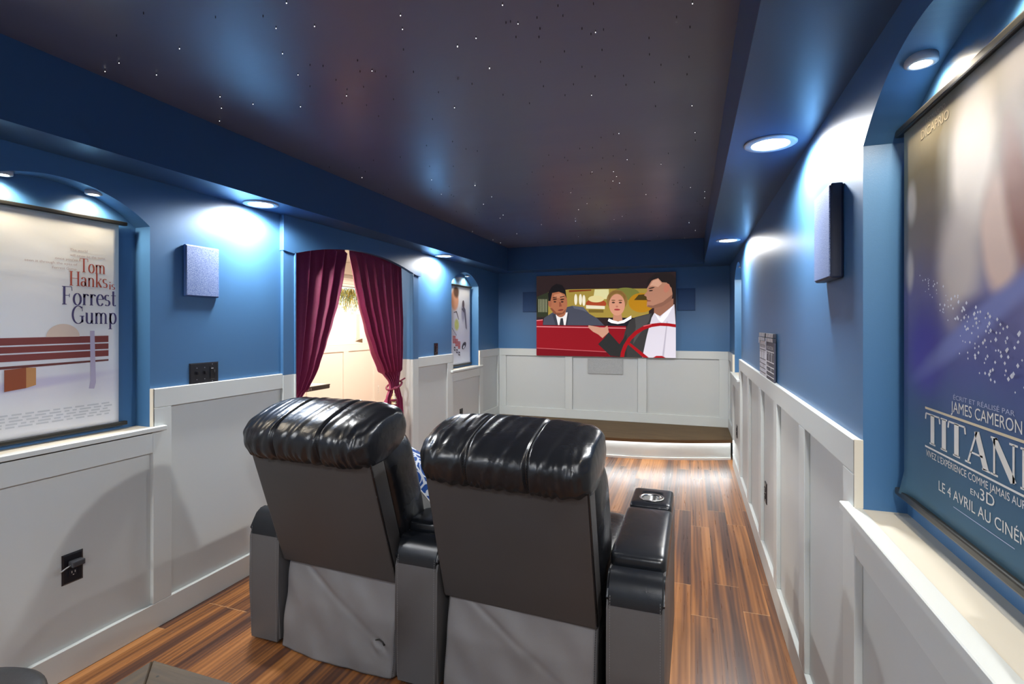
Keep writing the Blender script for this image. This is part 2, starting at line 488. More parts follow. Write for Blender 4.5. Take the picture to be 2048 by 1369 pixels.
struct(link_mesh('ceiling_hall', [(HX, 1.2, HC), (XB, 1.2, HC), (XB, 9, HC), (HX, 9, HC)], [(0, 1, 2, 3)], HALLW))
board(HX, HX + .02, 1.2, 9, RAILB - .01, RAIL, HALLW); board(HX, HX + .02, 1.2, 9, 0, .13, HALLW, name='baseboard_hall')
for yc in (3.6, 4.4, 5.2, 5.98, 6.79, 7.6): board(HX, HX + .02, yc - .06, yc + .06, .13, RAILB - .01, HALLW)
# crown with a stepped profile
for k_, (d, z0, z1) in enumerate([(0.05, 2.06, 2.10), (0.07, 2.10, 2.15), (0.05, 2.15, 2.19), (0.12, 2.24, HC)]):
    board(HX, HX + d, 1.2, 9, z0, z1, HALLW)

def mural_mat():
    k = N('beach scene wallpaper'); b = k.b
    s = k.n('ShaderNodeSeparateXYZ'); k.l(k.coord('Generated'), s.inputs[0])
    z = s.outputs[2]
    nz = k.noise(k.mapv(k.coord(), (1, 1.0, 6)), 1.5, 3)
    zz = k.math('ADD', z, k.math('MULTIPLY', k.math('SUBTRACT', nz, 0.5), 0.08))
    c = k.ramp(zz, [(0.0, lin(238, 228, 214)), (0.22, lin(240, 234, 224)), (0.34, lin(226, 238, 236)), (0.40, lin(178, 218, 224)), (0.45, lin(225, 240, 242)), (1.0, lin(190, 222, 238))])
    k.l(c, b.inputs['Base Color']); b.inputs['Roughness'].default_value = 0.6
    return k.m
mural = thing('wall_mural', 'pale beach scene wall mural with palm fronds in the hall beyond the curtains', 'mural', (HX + 0.002, 6.9, RAIL))
link_mesh('sheet', [(0.003, -1.6, 0.005), (0.003, 1.6, 0.005), (0.003, 1.6, 0.905), (0.003, -1.6, 0.905)], [(0, 1, 2, 3)], mural_mat(), mural)
def fronds():
    bm = bmesh.new(); rr = random.Random(3); idx = []
    for cy, cz in ((0.03, 0.93), (-0.2, 0.95), (0.3, 0.96)):
        for f in range(13):
            a = -2.7 + f * 0.17 + rr.uniform(-.06, .06); L = rr.uniform(.22, .38)
            for q in range(9):
                t = q / 9; py, pz = cy + math.cos(a) * L * t, cz + math.sin(a) * L * t - 0.1 * t * t
                for sd in (-1, 1):
                    b_ = a + sd * 0.6; l2 = 0.09 * (1 - t * 0.5)
                    v = [(0.006, py, pz), (0.006, py + math.cos(b_) * l2 * .5 - .006, pz + math.sin(b_) * l2 * .5), (0.006, py + math.cos(b_) * l2, pz + math.sin(b_) * l2 - .03), (0.006, py + math.cos(b_) * l2 * .5 + .006, pz + math.sin(b_) * l2 * .5)]
                    if max(p[2] for p in v) > 0.90: continue
                    fa = bm.faces.new([bm.verts.new(p) for p in v]); fa.material_index = rr.choice((0, 0, 1, 2))
    from_bm('palm_print', bm, [mat('palm yellow green print', lin(150, 150, 60), .6), mat('palm gold print', lin(200, 170, 70), .6), mat('palm dark print', lin(70, 85, 50), .6)], mural)
fronds()
bm = bmesh.new()
for i in range(5): add_box(bm, .004, .007, .17 + i * .018, .18 + i * .018, .1, .46)
add_box(bm, .004, .006, .16, .27, .46, .49); add_box(bm, .004, .006, .16, .27, .07, .10)
from_bm('shutter_print', bm, mat('shutter print', lin(205, 200, 190), .6), mural)
link_mesh('shadow_print', [(.006, .13, .05), (.006, .33, .02), (.006, .33, .09), (.006, .24, .075)], [(0, 1, 2, 3)], mat('driftwood print', lin(110, 85, 60), .6), mural)

# ------------------------------------------------------------------ lamps
def emat(name, col, s):
    if name in MATS: return MATS[name]
    k = N(name); k.b.inputs['Base Color'].default_value = (0.9, 0.9, 0.9, 1)
    k.b.inputs['Emission Color'].default_value = col; k.b.inputs['Emission Strength'].default_value = s
    MATS[name] = k.m; return k.m
LED = emat('daylight lamp diffuser', (1.0, 0.97, 0.93, 1), 14.0)
WARM = emat('warm lamp diffuser', (1.0, 0.86, 0.62, 1), 14.0)
RING = mat('white lamp trim', (0.45, 0.5, 0.58, 1), 0.35)
def spot(name, parent, loc, w, col, ang=160, blend=0.6, r=0.05, rot=(0, 0, 0)):
    d = bpy.data.lights.new(name, 'SPOT'); d.energy = w; d.color = col
    d.spot_size = math.radians(ang); d.spot_blend = blend; d.shadow_soft_size = r
    o = bpy.data.objects.new(name, d); C.objects.link(o); o.location = loc; o.parent = parent; o.rotation_euler = rot
    return o
def annulus(r0, r1, z0, z1, seg=40):
    return [(r0, z1), (r0, z0 + .001), (r0 + .004, z0), (r1 - .006, z0), (r1, z0 + .003), (r1, z1)]
def downlight(loc, label, grp='downlights in the blue soffits'):
    t = thing('downlight', label, 'ceiling light', loc, 0, grp)
    lathe('trim_ring', annulus(.066, .093, -.008, 0.0), RING, t, 40)
    lathe('diffuser', [(0.001, -.004), (.066, -.004), (.066, -.001), (.001, -.001)], LED, t, 40)
    spot('bulb', t, (0, 0, -.02), DOWN_W, (0.985, 0.98, 0.965), 172, 0.35, 0.055)
    return t
XLl, XLr = -2.325, 0.287
downlight((XLl, 2.33, HS), 'round recessed downlight in the left soffit above the square wall speaker')
downlight((XLl, 4.66, HS), 'round recessed downlight in the left soffit just past the curtained doorway')
downlight((XLr, 2.19, HS), 'large bright round downlight in the right soffit nearest the camera')
downlight((XLr, 4.56, HS), 'smaller round downlight in the right soffit near the screen wall')
downlight((XLl, -0.1, HS), 'recessed downlight in the left soffit behind the viewer')
downlight((XLr, -0.35, HS), 'recessed downlight in the right soffit behind the viewer')
downlight((XLl, -2.0, HS), 'unseen fill downlight added in the left soffit by the rear wall')  # unseen rear pair, added to brighten the near left side
downlight((XLr, -2.0, HS), 'unseen fill downlight added in the right soffit by the rear wall')
def niche_light(x, y, z, label):
    t = thing('niche_spotlight', label, 'spotlight', (x, y, z), 0, 'small warm spotlights in the poster niches')
    lathe('trim_ring', annulus(.020, .031, -.008, .012), RING, t, 24)
    lathe('lens', [(0.001, -.004), (.020, -.004), (.020, .006), (.001, .006)], WARM, t, 24)
    spot('bulb', t, (0, 0, -.015), NICHE_W, (1.0, 0.87, 0.68), 150, 0.6, 0.02)
for a, b, X, lab in [(NICHE_L[0][0], NICHE_L[0][1], WL - .052, ('far small warm spotlight under the arch of the left cream poster niche', 'near small spotlight under the arch of the left cream poster niche')),
                     (NICHE_L[1][0], NICHE_L[1][1], WL - .052, ('small far spotlight under the arch of the distant left niche', 'small near spotlight under the arch of the distant left niche')),
                     (NICHE_R[0][0], NICHE_R[0][1], WR + .052, ('glaring warm spotlight under the arch of the big right poster niche', 'near spotlight under the arch of the big right poster niche')),
                     (NICHE_R[1][0], NICHE_R[1][1], WR + .052, ('tiny far spotlight in the narrow niche beside the screen wall on the right', 'tiny spotlight in the narrow far right niche beside the screen wall'))]:
    for dy, l in ((0.16, lab[0]), (-0.16, lab[1])):
        y = (a + b) / 2 + dy
        niche_light(X, y, seg_arch(y, a, b, SPRING, RISE) - .004, l)
for i, y in enumerate((3.6, 6.6)):
    t = thing('hall_ceiling_light', ('round ceiling light of the hall across from the doorway', 'round ceiling light of the hall by the beach mural')[i], 'ceiling light', (-3.75, y, HC), 0, 'ceiling lights of the hall')
    lathe('base_ring', annulus(.13, .16, -.03, 0), WHITEPL, t, 32)
    lathe('diffuser', [(0.001, -.06), (.06, -.055), (.11, -.04), (.13, -.02), (.13, -.002), (.001, -.002)], WARM, t, 32)
    spot('bulb', t, (0, 0, -.08), HALL_W, (1.0, 0.90, 0.78), 175, .3, .12)

# ------------------------------------------------------------------ stage
def stage():
    global STAGEW
    k = N('brown stage top'); co = k.coord()
    f = k.noise(k.mapv(co, (1.2, 14, 1)), 3, 4); g = k.noise(co, 160, 2)
    k.l(k.mix(k.math('MULTIPLY', g, .5), k.ramp(f, [(.3, lin(84, 66, 42)), (.7, lin(112, 90, 58))]), lin(70, 54, 34)), k.b.inputs['Base Color'])
    k.b.inputs['Roughness'].default_value = 0.75; k.bump(g, .2, .003); STAGEW = k.m
    t = thing('stage', 'low curved brown stage with a lit white riser under the screen', 'stage', (-1.0, YF, 0))
    def yf(x):   # front edge, convex towards the seats
        d = (x + 1.0); return 5.515 + 0.155 * d * d
    x0, x1 = TL_ + .001, TR_ - .001; n = 40
    def slab(name, off, z0, z1, m, back):
        bm = bmesh.new(); A, B, A2, B2 = [], [], [], []
        for i in range(n + 1):
            x = x0 + (x1 - x0) * i / n; y = yf(x) + off
            A.append(bm.verts.new((x + 1.0, y - YF, z0))); B.append(bm.verts.new((x + 1.0, y - YF, z1)))
            A2.append(bm.verts.new((x + 1.0, min(y + back, YF - .001) - YF, z0))); B2.append(bm.verts.new((x + 1.0, min(y + back, YF - .001) - YF, z1)))
        for i in range(n):
            bm.faces.new((A[i], A[i + 1], B[i + 1], B[i])); bm.faces.new((B[i], B[i + 1], B2[i + 1], B2[i]))
            bm.faces.new((A[i], A2[i], A2[i + 1], A[i + 1])); bm.faces.new((A2[i], B2[i], B2[i + 1], A2[i + 1]))
        bm.faces.new((A[0], B[0], B2[0], A2[0])); bm.faces.new((A[n], A2[n], B2[n], B[n]))
        return from_bm(name, bm, m, t)
    slab('top_board', 0, STZ - .03, STZ, STAGEW, 2.0)
    slab('nosing', -0.008, STZ - .032, STZ - .004, mat('dark wood nosing', lin(88, 60, 30), .45), .010)
    slab('riser', 0.24, 0.0, STZ - .031, WHITE, .05)
    slab('shoe_molding', 0.225, 0.0, .022, mat('bright white moulding', (.82, .82, .8, 1), .4), .014)
    slab('led_strip', 0.215, STZ - .040, STZ - .031, emat('white led strip', (0.93, 0.97, 1.0, 1), 20.0), .012)
stage()

# ------------------------------------------------------------------ pictures, lettering
def place(o, side, u, z):
    """stand an object on a wall: local x to the right as seen from the room, local -y out of the wall"""
    if side == 'L': o.location = (WL, u, z); o.rotation_euler = (0, 0, PI / 2)
    elif side == 'R': o.location = (WR, u, z); o.rotation_euler = (0, 0, -PI / 2)
    else: o.location = (u, YF, z); o.rotation_euler = (0, 0, 0)

def polys(name, items, m_of, parent, y):
    """flat print: list of (colour key, [(x,z)...]) stacked in order"""
    V, F, M, ms, keys = [], [], [], [], {}
    for i, (key, pts) in enumerate(items):
        if key not in keys: keys[key] = len(ms); ms.append(m_of(key))
        n = len(V); V += [(x, y - i * 0.00012, z) for x, z in pts]; F.append(tuple(range(n, n + len(pts)))); M.append(keys[key])
    return link_mesh(name, V, F, ms, parent, fmat=M)

def ell(cx, cz, rx, rz, a0=0, a1=360, n=28, rot=0):
    out = []
    for i in range(n if abs(a1 - a0) >= 360 else n + 1):
        a = math.radians(a0 + (a1 - a0) * i / n)
        x, z = rx * math.cos(a), rz * math.sin(a); r = math.radians(rot)
        out.append((cx + x * math.cos(r) - z * math.sin(r), cz + x * math.sin(r) + z * math.cos(r)))
    return out

def arcp(cx, cz, rx, rz, a0, a1, n=16): return ell(cx, cz, rx, rz, a0, a1, n)
# a small serif alphabet made of pen strokes: (points, weight) and serifs
def GL():
    T, K = 'T', 'K'
    g = {}
    s = lambda *p: ('s', list(p))          # stress follows direction
    th = lambda *p: ('n', list(p))         # thin
    tk = lambda *p: ('k', list(p))         # thick
    sf = lambda x, z, w=.26: ('n', [(x - w / 2, z), (x + w / 2, z)])
    g['T'] = (.66, [tk((.33, .02), (.33, .98)), th((.03, .98), (.63, .98)), th((.035, .98), (.01, .78)), th((.625, .98), (.65, .78)), sf(.33, .015)])
    g['H'] = (.82, [tk((.16, .02), (.16, .98)), tk((.66, .02), (.66, .98)), th((.16, .52), (.66, .52)), sf(.16, .015), sf(.66, .015), sf(.16, .985), sf(.66, .985)])
    g['F'] = (.62, [tk((.16, .02), (.16, .98)), th((.03, .98), (.57, .98)), th((.565, .98), (.59, .76)), th((.16, .5), (.44, .5)), th((.44, .6), (.44, .40)), sf(.16, .015)])
    g['G'] = (.78, [('s', arcp(.40, .5, .33, .49, 50, 325, 26)), tk((.64, .08), (.64, .42)), sf(.62, .43, .28), th((.63, .96), (.645, .70))])
    g['C'] = (.70, [('s', arcp(.40, .5, .33, .49, 50, 310, 26)), th((.62, .96), (.635, .70)), th((.62, .04), (.63, .2))])
    g['A'] = (.76, [th((.08, .02), (.37, .98)), tk((.37, .98), (.66, .02)), th((.17, .34), (.56, .34)), sf(.08, .015, .2), sf(.66, .015, .24)])
    g['N'] = (.80, [th((.14, .02), (.14, .98)), th((.66, .02), (.66, .98)), tk((.14, .98), (.66, .03)), sf(.14, .015, .22), sf(.14, .985, .2), sf(.66, .985, .22)])
    g['I'] = (.32, [tk((.16, .02), (.16, .98)), sf(.16, .015), sf(.16, .985)])
    x = .62
    g['o'] = (.54, [('s', ell(.27, .31, .20, .32, 0, 360, 24) + [(.47, .31)])])
    arch_ = lambda c, r: ('s', arcp(c, .44, r, .18, 180, 0, 12))
    g['m'] = (.90, [tk((.13, .02), (.13, x)), arch_(.28, .15), tk((.43, .02), (.43, .46)), arch_(.58, .15), tk((.73, .02), (.73, .46)), sf(.13, .012, .2), sf(.43, .012, .18), sf(.74, .012, .2), th((.05, x - .01), (.13, x - .01))])
    g['n'] = (.58, [tk((.13, .02), (.13, x)), arch_(.285, .155), tk((.44, .02), (.44, .46)), sf(.13, .012, .2), sf(.44, .012, .2), th((.05, x - .01), (.13, x - .01))])
    g['r'] = (.42, [tk((.13, .02), (.13, x)), ('s', arcp(.27, .42, .14, .19, 180, 60, 8)), tk((.34, .52), (.35, .60)), sf(.13, .012, .2), th((.05, x - .01), (.13, x - .01))])
    g['a'] = (.50, [('s', ell(.21, .17, .14, .165, 0, 360, 20) + [(.35, .17)]), tk((.37, .03), (.37, .47)), ('s', arcp(.23, .46, .14, .16, 0, 165, 10)), th((.37, .02), (.47, .03))])
    g['k'] = (.56, [tk((.13, .02), (.13, .98)), th((.15, .24), (.43, x - .02)), tk((.25, .36), (.46, .02)), sf(.13, .012, .2), sf(.46, .012, .18), sf(.43, x - .01, .18), th((.05, .975), (.13, .975))])
    g['s'] = (.42, [('s', arcp(.20, .47, .13, .15, 40, 250, 12) + [(.22, .31)] + arcp(.20, .16, .15, .16, 70, -140, 12))])
    g['i'] = (.30, [tk((.14, .02), (.14, x)), sf(.14, .012, .2), th((.06, x - .01), (.14, x - .01)), tk((.14, .80), (.14, .92))])
    g['e'] = (.48, [('s', arcp(.25, .31, .19, .32, 8, 325, 24)), th((.07, .36), (.43, .36))])
    g['t'] = (.38, [tk((.17, .10), (.17, .86)), th((.03, x - .015), (.34, x - .015)), ('s', arcp(.26, .10, .09, .09, 180, 320, 8))])
    g['u'] = (.60, [tk((.13, .18), (.13, x)), ('s', arcp(.285, .19, .155, .18, 180, 360, 12)), tk((.45, .02), (.45, x)), th((.05, x - .01), (.13, x - .01)), th((.37, x - .01), (.45, x - .01)), th((.45, .012), (.55, .012))])
    g['p'] = (.58, [tk((.13, -.30), (.13, x)), ('s', ell(.31, .31, .19, .315, 0, 360, 24) + [(.5, .31)]), sf(.13, -.3, .24), th((.05, x - .01), (.13, x - .01))])
    return g
GLYPH = GL()
def serif(name, text, x0, x1, z, cap, m, parent, y, thick=.125, thin=.036):
    adv = [GLYPH[c][0] if c != ' ' else .3 for c in text]; W_ = sum(adv); sx = (x1 - x0) / W_
    V, F = [], []; px = 0
    for c, a in zip(text, adv):
        if c != ' ':
            for kind, pts in GLYPH[c][1]:
                n = len(pts); L, R = [], []
                for i, p in enumerate(pts):
                    q0, q1 = pts[max(i - 1, 0)], pts[min(i + 1, n - 1)]
                    if kind == 's' and n > 8 and pts[0] == pts[-1]: q0 = pts[i - 1] if i else pts[-2]; q1 = pts[i + 1] if i < n - 1 else pts[1]
                    dx, dz = q1[0] - q0[0], q1[1] - q0[1]; l = math.hypot(dx, dz) or 1; dx /= l; dz /= l
                    w = thick if kind == 'k' else thin if kind == 'n' else thin + (thick - thin) * abs(dz) ** 1.5
                    L.append((p[0] - dz * w / 2, p[1] + dx * w / 2)); R.append((p[0] + dz * w / 2, p[1] - dx * w / 2))
                b = len(V)
                for l_, r_ in zip(L, R):
                    for q in (l_, r_): V.append((x0 + (px + q[0]) * sx, y, z + q[1] * cap))
                for i in range(n - 1): F.append((b + 2 * i, b + 2 * i + 1, b + 2 * i + 3, b + 2 * i + 2))
        px += a
    return link_mesh(name, V, F, m, parent)

def sans(name, text, x0, x1, z, cap, m, parent, y, sx_=None):
    cu = bpy.data.curves.new('txt', 'FONT'); cu.body = text; cu.size = 1.0; cu.resolution_u = 3
    o = bpy.data.objects.new('txt', cu); C.objects.link(o)
    dg = bpy.context.evaluated_depsgraph_get(); me = bpy.data.meshes.new_from_object(o.evaluated_get(dg))
    bpy.data.objects.remove(o); bpy.data.curves.remove(cu)
    xs = [v.co.x for v in me.vertices]; a, b = min(xs), max(xs); s = (x1 - x0) / (b - a); sz = cap / 0.70
    for v in me.vertices:
        v.co = Vector((x0 + (v.co.x - a) * s, y, z + v.co.y * sz))
    me.materials.clear(); me.materials.append(m)
    ob = bpy.data.objects.new(name, me); C.objects.link(ob); ob.parent = parent
    return ob

def blob_mat(name, ramp_stops, blobs, rough=0.45, wr=0.12, gz=(0, 1), emit=0.0):
    """printed sheet: vertical tone ramp plus soft printed patches; object x/z in metres"""
    k = N(name); b = k.b
    s = k.n('ShaderNodeSeparateXYZ'); co = k.coord(); k.l(co, s.inputs[0])
    X, Z = s.outputs[0], s.outputs[2]
    nz = k.noise(k.mapv(co, (1, 1, 1)), 7, 3)
    t = k.math('DIVIDE', k.math('SUBTRACT', Z, gz[0]), gz[1] - gz[0])
    c = k.ramp(k.math('ADD', t, k.math('MULTIPLY', k.math('SUBTRACT', nz, .5), .10)), ramp_stops)
    for (cx, cz, rx, rz, colr, soft, rot) in blobs:
        r = math.radians(rot)
        dx = k.math('SUBTRACT', X, cx); dz = k.math('SUBTRACT', Z, cz)
        ux = k.math('DIVIDE', k.math('ADD', k.math('MULTIPLY', dx, math.cos(r)), k.math('MULTIPLY', dz, math.sin(r))), rx)
        uz = k.math('DIVIDE', k.math('SUBTRACT', k.math('MULTIPLY', dz, math.cos(r)), k.math('MULTIPLY', dx, math.sin(r))), rz)
        d = k.math('SQRT', k.math('ADD', k.math('MULTIPLY', ux, ux), k.math('MULTIPLY', uz, uz)))
        d = k.math('ADD', d, k.math('MULTIPLY', k.math('SUBTRACT', nz, .5), .35))
        mr = k.n('ShaderNodeMapRange', interpolation_type='SMOOTHSTEP'); k.l(d, mr.inputs[0])
        mr.inputs[1].default_value = 1 - soft; mr.inputs[2].default_value = 1 + soft * .5
        mr.inputs[3].default_value = 1; mr.inputs[4].default_value = 0
        c = k.mix(mr.outputs[0], c, colr)
    k.l(c, b.inputs['Base Color']); b.inputs['Roughness'].default_value = rough
    if emit:
        k.l(c, b.inputs['Emission Color']); b.inputs['Emission Strength'].default_value = emit
    h = k.noise(k.mapv(co, (3, 1, 7), (0, 0, 0), (0, .25, 0)), 1.2, 3, .5, .6)
    k.bump(h, wr, 0.02)
    return k.m

def print_mat(col, rough=.5):
    return mat('print ink %d %d %d' % tuple(col), lin(*col), rough)

def poster(side, yc, z0, w, h, depth, label, sheet_m, rods=True, curl=0.0):
    """a sheet hanging in a niche, clamped by a dark rod above and below"""
    t = thing('movie_poster', label, 'poster'); place(t, side, yc, z0)
    def fn(u, v):
        x = (u - .5) * w; z = v * h; y = depth
        if curl and v < .06 and u < .06: y -= curl * (1 - u / .06) * (1 - v / .06)
        return Vector((x, y, z))
    sh = grid('sheet', fn, 24, 32, sheet_m, t)
    m = sh.modifiers.new('thickness', 'SOLIDIFY'); m.thickness = .0006; m.offset = 1
    rm = mat('dark poster rail', (.018, .017, .014, 1), .35)
    for z, nm in ((h + .004, 'top_rail'), (-.004, 'bottom_rail')):
        bm = bmesh.new()
        add_box(bm, -w / 2 - .035, w / 2 + .035, depth - .010, depth + .012, z - .008, z + .010, .004, 2)
        from_bm(nm, bm, rm, t, False)
    return t

# --- cream poster in the left niche
RED = print_mat((188, 84, 62)); NAVY = print_mat((70, 62, 112))
p1_m = blob_mat('cream poster paper', [(0, lin(228, 228, 232)), (.12, lin(232, 232, 234)), (.22, lin(222, 220, 230)), (.34, lin(236, 240, 244)), (.6, lin(238, 240, 240)), (1, lin(244, 240, 226))],
                [(-.06, .215, .34, .022, lin(205, 200, 222), .6, 4)], .4, .10, (0, .93))
D1 = 0.062   # local y of the sheet (niche sinks +y here)
P1Y, P1Z = 1.368, 0.997
p1 = poster('L', P1Y, P1Z, .62, .925, ND - .022, 'cream film poster with red and purple title lettering in the left arched niche', p1_m)
yp = ND - .022 - .0012
q = lambda Y, Z: (Y - P1Y, Z - P1Z)
serif('lettering', 'Tom', .147, .254, 1.684 - P1Z, .060, RED, p1, yp)
serif('lettering', 'Hanks', .106, .262, 1.622 - P1Z, .062, RED, p1, yp)
serif('lettering', 'is', .266, .294, 1.616 - P1Z, .036, RED, p1, yp)
serif('lettering', 'Forrest', .078, .300, 1.540 - P1Z, .078, NAVY, p1, yp)
serif('lettering', 'Gump', .116, .302, 1.458 - P1Z, .078, NAVY, p1, yp)
SM = print_mat((196, 176, 168)); SG = print_mat((200, 202, 206))
for s_, a, b, z in [('The world', .11, .178, 1.772), ('will never be the same', .11, .25, 1.749), ("once you've", .055, .14, 1.729), ('seen it through the eyes of', -.05, .138, 1.709), ('Forrest Gump.', .045, .138, 1.689)]:
    sans('small_lettering', s_, a, b, z - P1Z, .010, SM, p1, yp)
for i in range(6):
    rr = random.Random(i); x = -.28
    while x < .26:
        l = rr.uniform(.015, .05); polys('credit_lettering', [('g', [(x, .098 - i * .012), (min(x + l, .28), .098 - i * .012), (min(x + l, .28), .1045 - i * .012), (x, .1045 - i * .012)])], lambda k_: SG, p1, yp); x += l + .012
    if i > 3: break
# plain stand-in picture: brown boards, a grey post, a cream coat shape and a small case
ink = print_mat
items = []
for z0_, z1_ in ((.376, .405), (.345, .370), (.312, .339)):
    items.append(((128, 52, 48), [(-.31, z0_ - .002), (.265, z0_ + .002), (.265, z1_ + .002), (-.31, z1_ - .002)]))
items.append(((104, 44, 40), [(-.31, .278), (.265, .292), (.265, .300), (-.31, .290)]))
items.append(((226, 205, 188), ell(.085, .405, .062, .055, 0, 180)))
items.append(((186, 178, 204), [(.183, .175), (.205, .172), (.212, .20), (.206, .43), (.188, .43), (.19, .21)]))
items.append(((150, 72, 34), [(-.115, .195), (-.045, .203), (-.045, .285), (-.115, .280)]))
items.append(((196, 140, 84), [(-.045, .203), (-.012, .212), (-.012, .282), (-.045, .285)]))
polys('printed_picture', items, ink, p1, yp)

# --- big blue poster in the right niche (its centre is at the left of the visible part)
p2_m = blob_mat('blue poster paper', [(0, lin(70, 106, 126)), (.20, lin(66, 100, 132)), (.36, lin(82, 90, 148)), (.52, lin(116, 114, 162)), (.64, lin(140, 132, 134)), (.82, lin(136, 126, 100)), (1, lin(196, 186, 160))],
                [(.16, .78, .12, .22, lin(178, 174, 172), .8, 0), (-.02, .74, .088, .16, lin(244, 236, 226), .45, -4), (-.07, .54, .10, .13, lin(206, 196, 190), .6, 0), (.075, .57, .062, .12, lin(226, 198, 184), .4, 8),
                 (.135, .62, .045, .15, lin(150, 92, 78), .6, 14), (-.31, .55, .025, .05, lin(200, 196, 196), .6, 0), (-.30, .71, .03, .05, lin(200, 196, 190), .6, 0),
                 (.02, .44, .12, .04, lin(84, 84, 140), .7, 0), (-.22, .36, .10, .10, lin(84, 80, 168), .7, 20), (.0, .42, .30, .030, lin(120, 130, 190), .6, 24)], .62, .06, (0, .93))
p2_m.node_tree.nodes['Principled BSDF'].inputs['Specular IOR Level'].default_value = .3
P2Y, P2Z = 1.192, 1.032
p2 = poster('R', P2Y, P2Z, .69, .90, ND - .024, 'large dark blue film poster with white title lettering in the right arched niche', p2_m, curl=.012)
y2 = ND - .024 - .0012
WT = print_mat((232, 230, 224)); GT = print_mat((222, 208, 176)); BT = print_mat((178, 186, 214))
X2 = lambda Y: P2Y - Y
serif('title_lettering', 'TITANIC', X2(1.412), X2(.945), 1.188 - P2Z, .066, WT, p2, y2, .17, .055)
polys('title_rule', [('g', [(X2(1.413), 1.262 - P2Z), (X2(.945), 1.262 - P2Z), (X2(.945), 1.267 - P2Z), (X2(1.413), 1.267 - P2Z)]), ('w', [(X2(1.413), 1.176 - P2Z), (X2(.945), 1.176 - P2Z), (X2(.945), 1.180 - P2Z), (X2(1.413), 1.180 - P2Z)])], lambda k_: GT if k_ == 'g' else WT, p2, y2)
sans('small_lettering', 'ÉCRIT ET RÉALISÉ PAR', X2(1.28), X2(1.07), 1.301 - P2Z, .009, BT, p2, y2)
sans('small_lettering', 'JAMES CAMERON', X2(1.29), X2(1.05), 1.275 - P2Z, .022, WT, p2, y2)
sans('small_lettering', "VIVEZ L'EXPÉRIENCE COMME JAMAIS AUPARAVANT", X2(1.408), X2(.95), 1.157 - P2Z, .014, WT, p2, y2)
sans('small_lettering', 'EN', X2(1.212), X2(1.182), 1.131 - P2Z, .011, WT, p2, y2)
sans('small_lettering', '3D', X2(1.178), X2(1.13), 1.131 - P2Z, .021, WT, p2, y2)
sans('small_lettering', 'LE 4 AVRIL AU CINÉMA', X2(1.345), X2(1.01), 1.098 - P2Z, .021, WT, p2, y2)
sans('small_lettering', 'LEONARDO', X2(1.41), X2(1.315), 1.905 - P2Z, .011, GT, p2, y2)
sans('small_lettering', 'DICAPRIO', X2(1.435), X2(1.30), 1.878 - P2Z, .020, GT, p2, y2)
polys('thin_rule', [('w', [(X2(1.28), 1.083 - P2Z), (X2(1.07), 1.083 - P2Z), (X2(1.07), 1.0845 - P2Z), (X2(1.28), 1.0845 - P2Z)])], lambda k_: BT, p2, y2)
rr = random.Random(5); items = []
for i in range(230):     # scattered lights over the dark water
    t_ = rr.random(); lane = rr.choice((0, 1, 2, 3, 4)); x = -.25 + t_ * .56; z = .545 - t_ * .20 - lane * .024 + rr.uniform(-.006, .006)
    if lane and t_ < lane * .1: continue
    r_ = rr.uniform(.0012, .0028) * (1 + t_)
    items.append(((226, 230, 240), [(x - r_, z), (x, z - r_), (x + r_, z), (x, z + r_)]))
polys('printed_picture', items, ink, p2, y2)['kind'] = 'stuff'

# --- pale poster in the distant left niche
p3_m = blob_mat('pale poster paper', [(0, lin(214, 220, 232)), (.3, lin(206, 208, 226)), (1, lin(226, 230, 234))],
                [(-.12, .74, .10, .13, lin(216, 160, 130), .25, 0), (-.08, .83, .08, .07, lin(96, 70, 56), .4, 0), (-.07, .46, .065, .07, lin(196, 204, 122), .35, 0), (.10, .60, .05, .12, lin(170, 168, 190), .5, 0)], .4, .08, (0, .93))
P3Y, P3Z = 5.425, 1.0
p3 = poster('L', P3Y, P3Z, .62, .905, ND - .022, 'pale film poster with a yellow disc and red marks in the distant left niche', p3_m)
items = []
for cx, cz, s_ in ((-.14, .29, .036), (-.075, .255, .034), (-.01, .225, .03)):   # red brush marks
    for k_ in range(5): items.append(((186, 60, 66), [(cx - s_, cz + (k_ - 2) * .018), (cx + s_, cz + (k_ - 2) * .018 - .004), (cx + s_, cz + (k_ - 2) * .018 + .005), (cx - s_, cz + (k_ - 2) * .018 + .009)]))
    for k_ in (-1, 1): items.append(((186, 60, 66), [(cx + k_ * .02 - .004, cz - .04), (cx + k_ * .02 + .004, cz - .04), (cx + k_ * .02 + .004, cz + .04), (cx + k_ * .02 - .004, cz + .04)]))
for cx, cz in ((-.13, .19), (-.07, .16), (-.01, .13)):
    items.append(((70, 66, 82), [(cx - .02, cz - .02), (cx + .02, cz - .026), (cx + .02, cz + .018), (cx - .02, cz + .024)]))
    items.append(((206, 208, 222), [(cx - .010, cz - .008), (cx + .010, cz - .012), (cx + .010, cz + .004), (cx - .010, cz + .008)]))
for k_ in range(4): items.append(((80, 76, 92), [(-.2 + k_ * .03, .42 - k_ * .022), (-.18 + k_ * .03, .40 - k_ * .022), (-.176 + k_ * .03, .408 - k_ * .022), (-.196 + k_ * .03, .428 - k_ * .022)]))
items += [((92, 78, 84), ell(.10, .70, .030, .045)), ((96, 92, 110), [(.05, .64), (.13, .60), (.17, .42), (.20, .40), (.16, .64), (.12, .67)]), ((60, 58, 72), ell(.12, .215, .065, .035, 0, 360, 20, 25)), ((206, 208, 222), ell(.115, .20, .03, .016, 0, 360, 16, 25)),
          ((80, 70, 78), [(-.16, .60), (-.08, .615), (-.02, .52), (-.03, .515), (-.09, .60), (-.16, .592)])]
polys('printed_picture', items, ink, p3, ND - .022 - .0012)

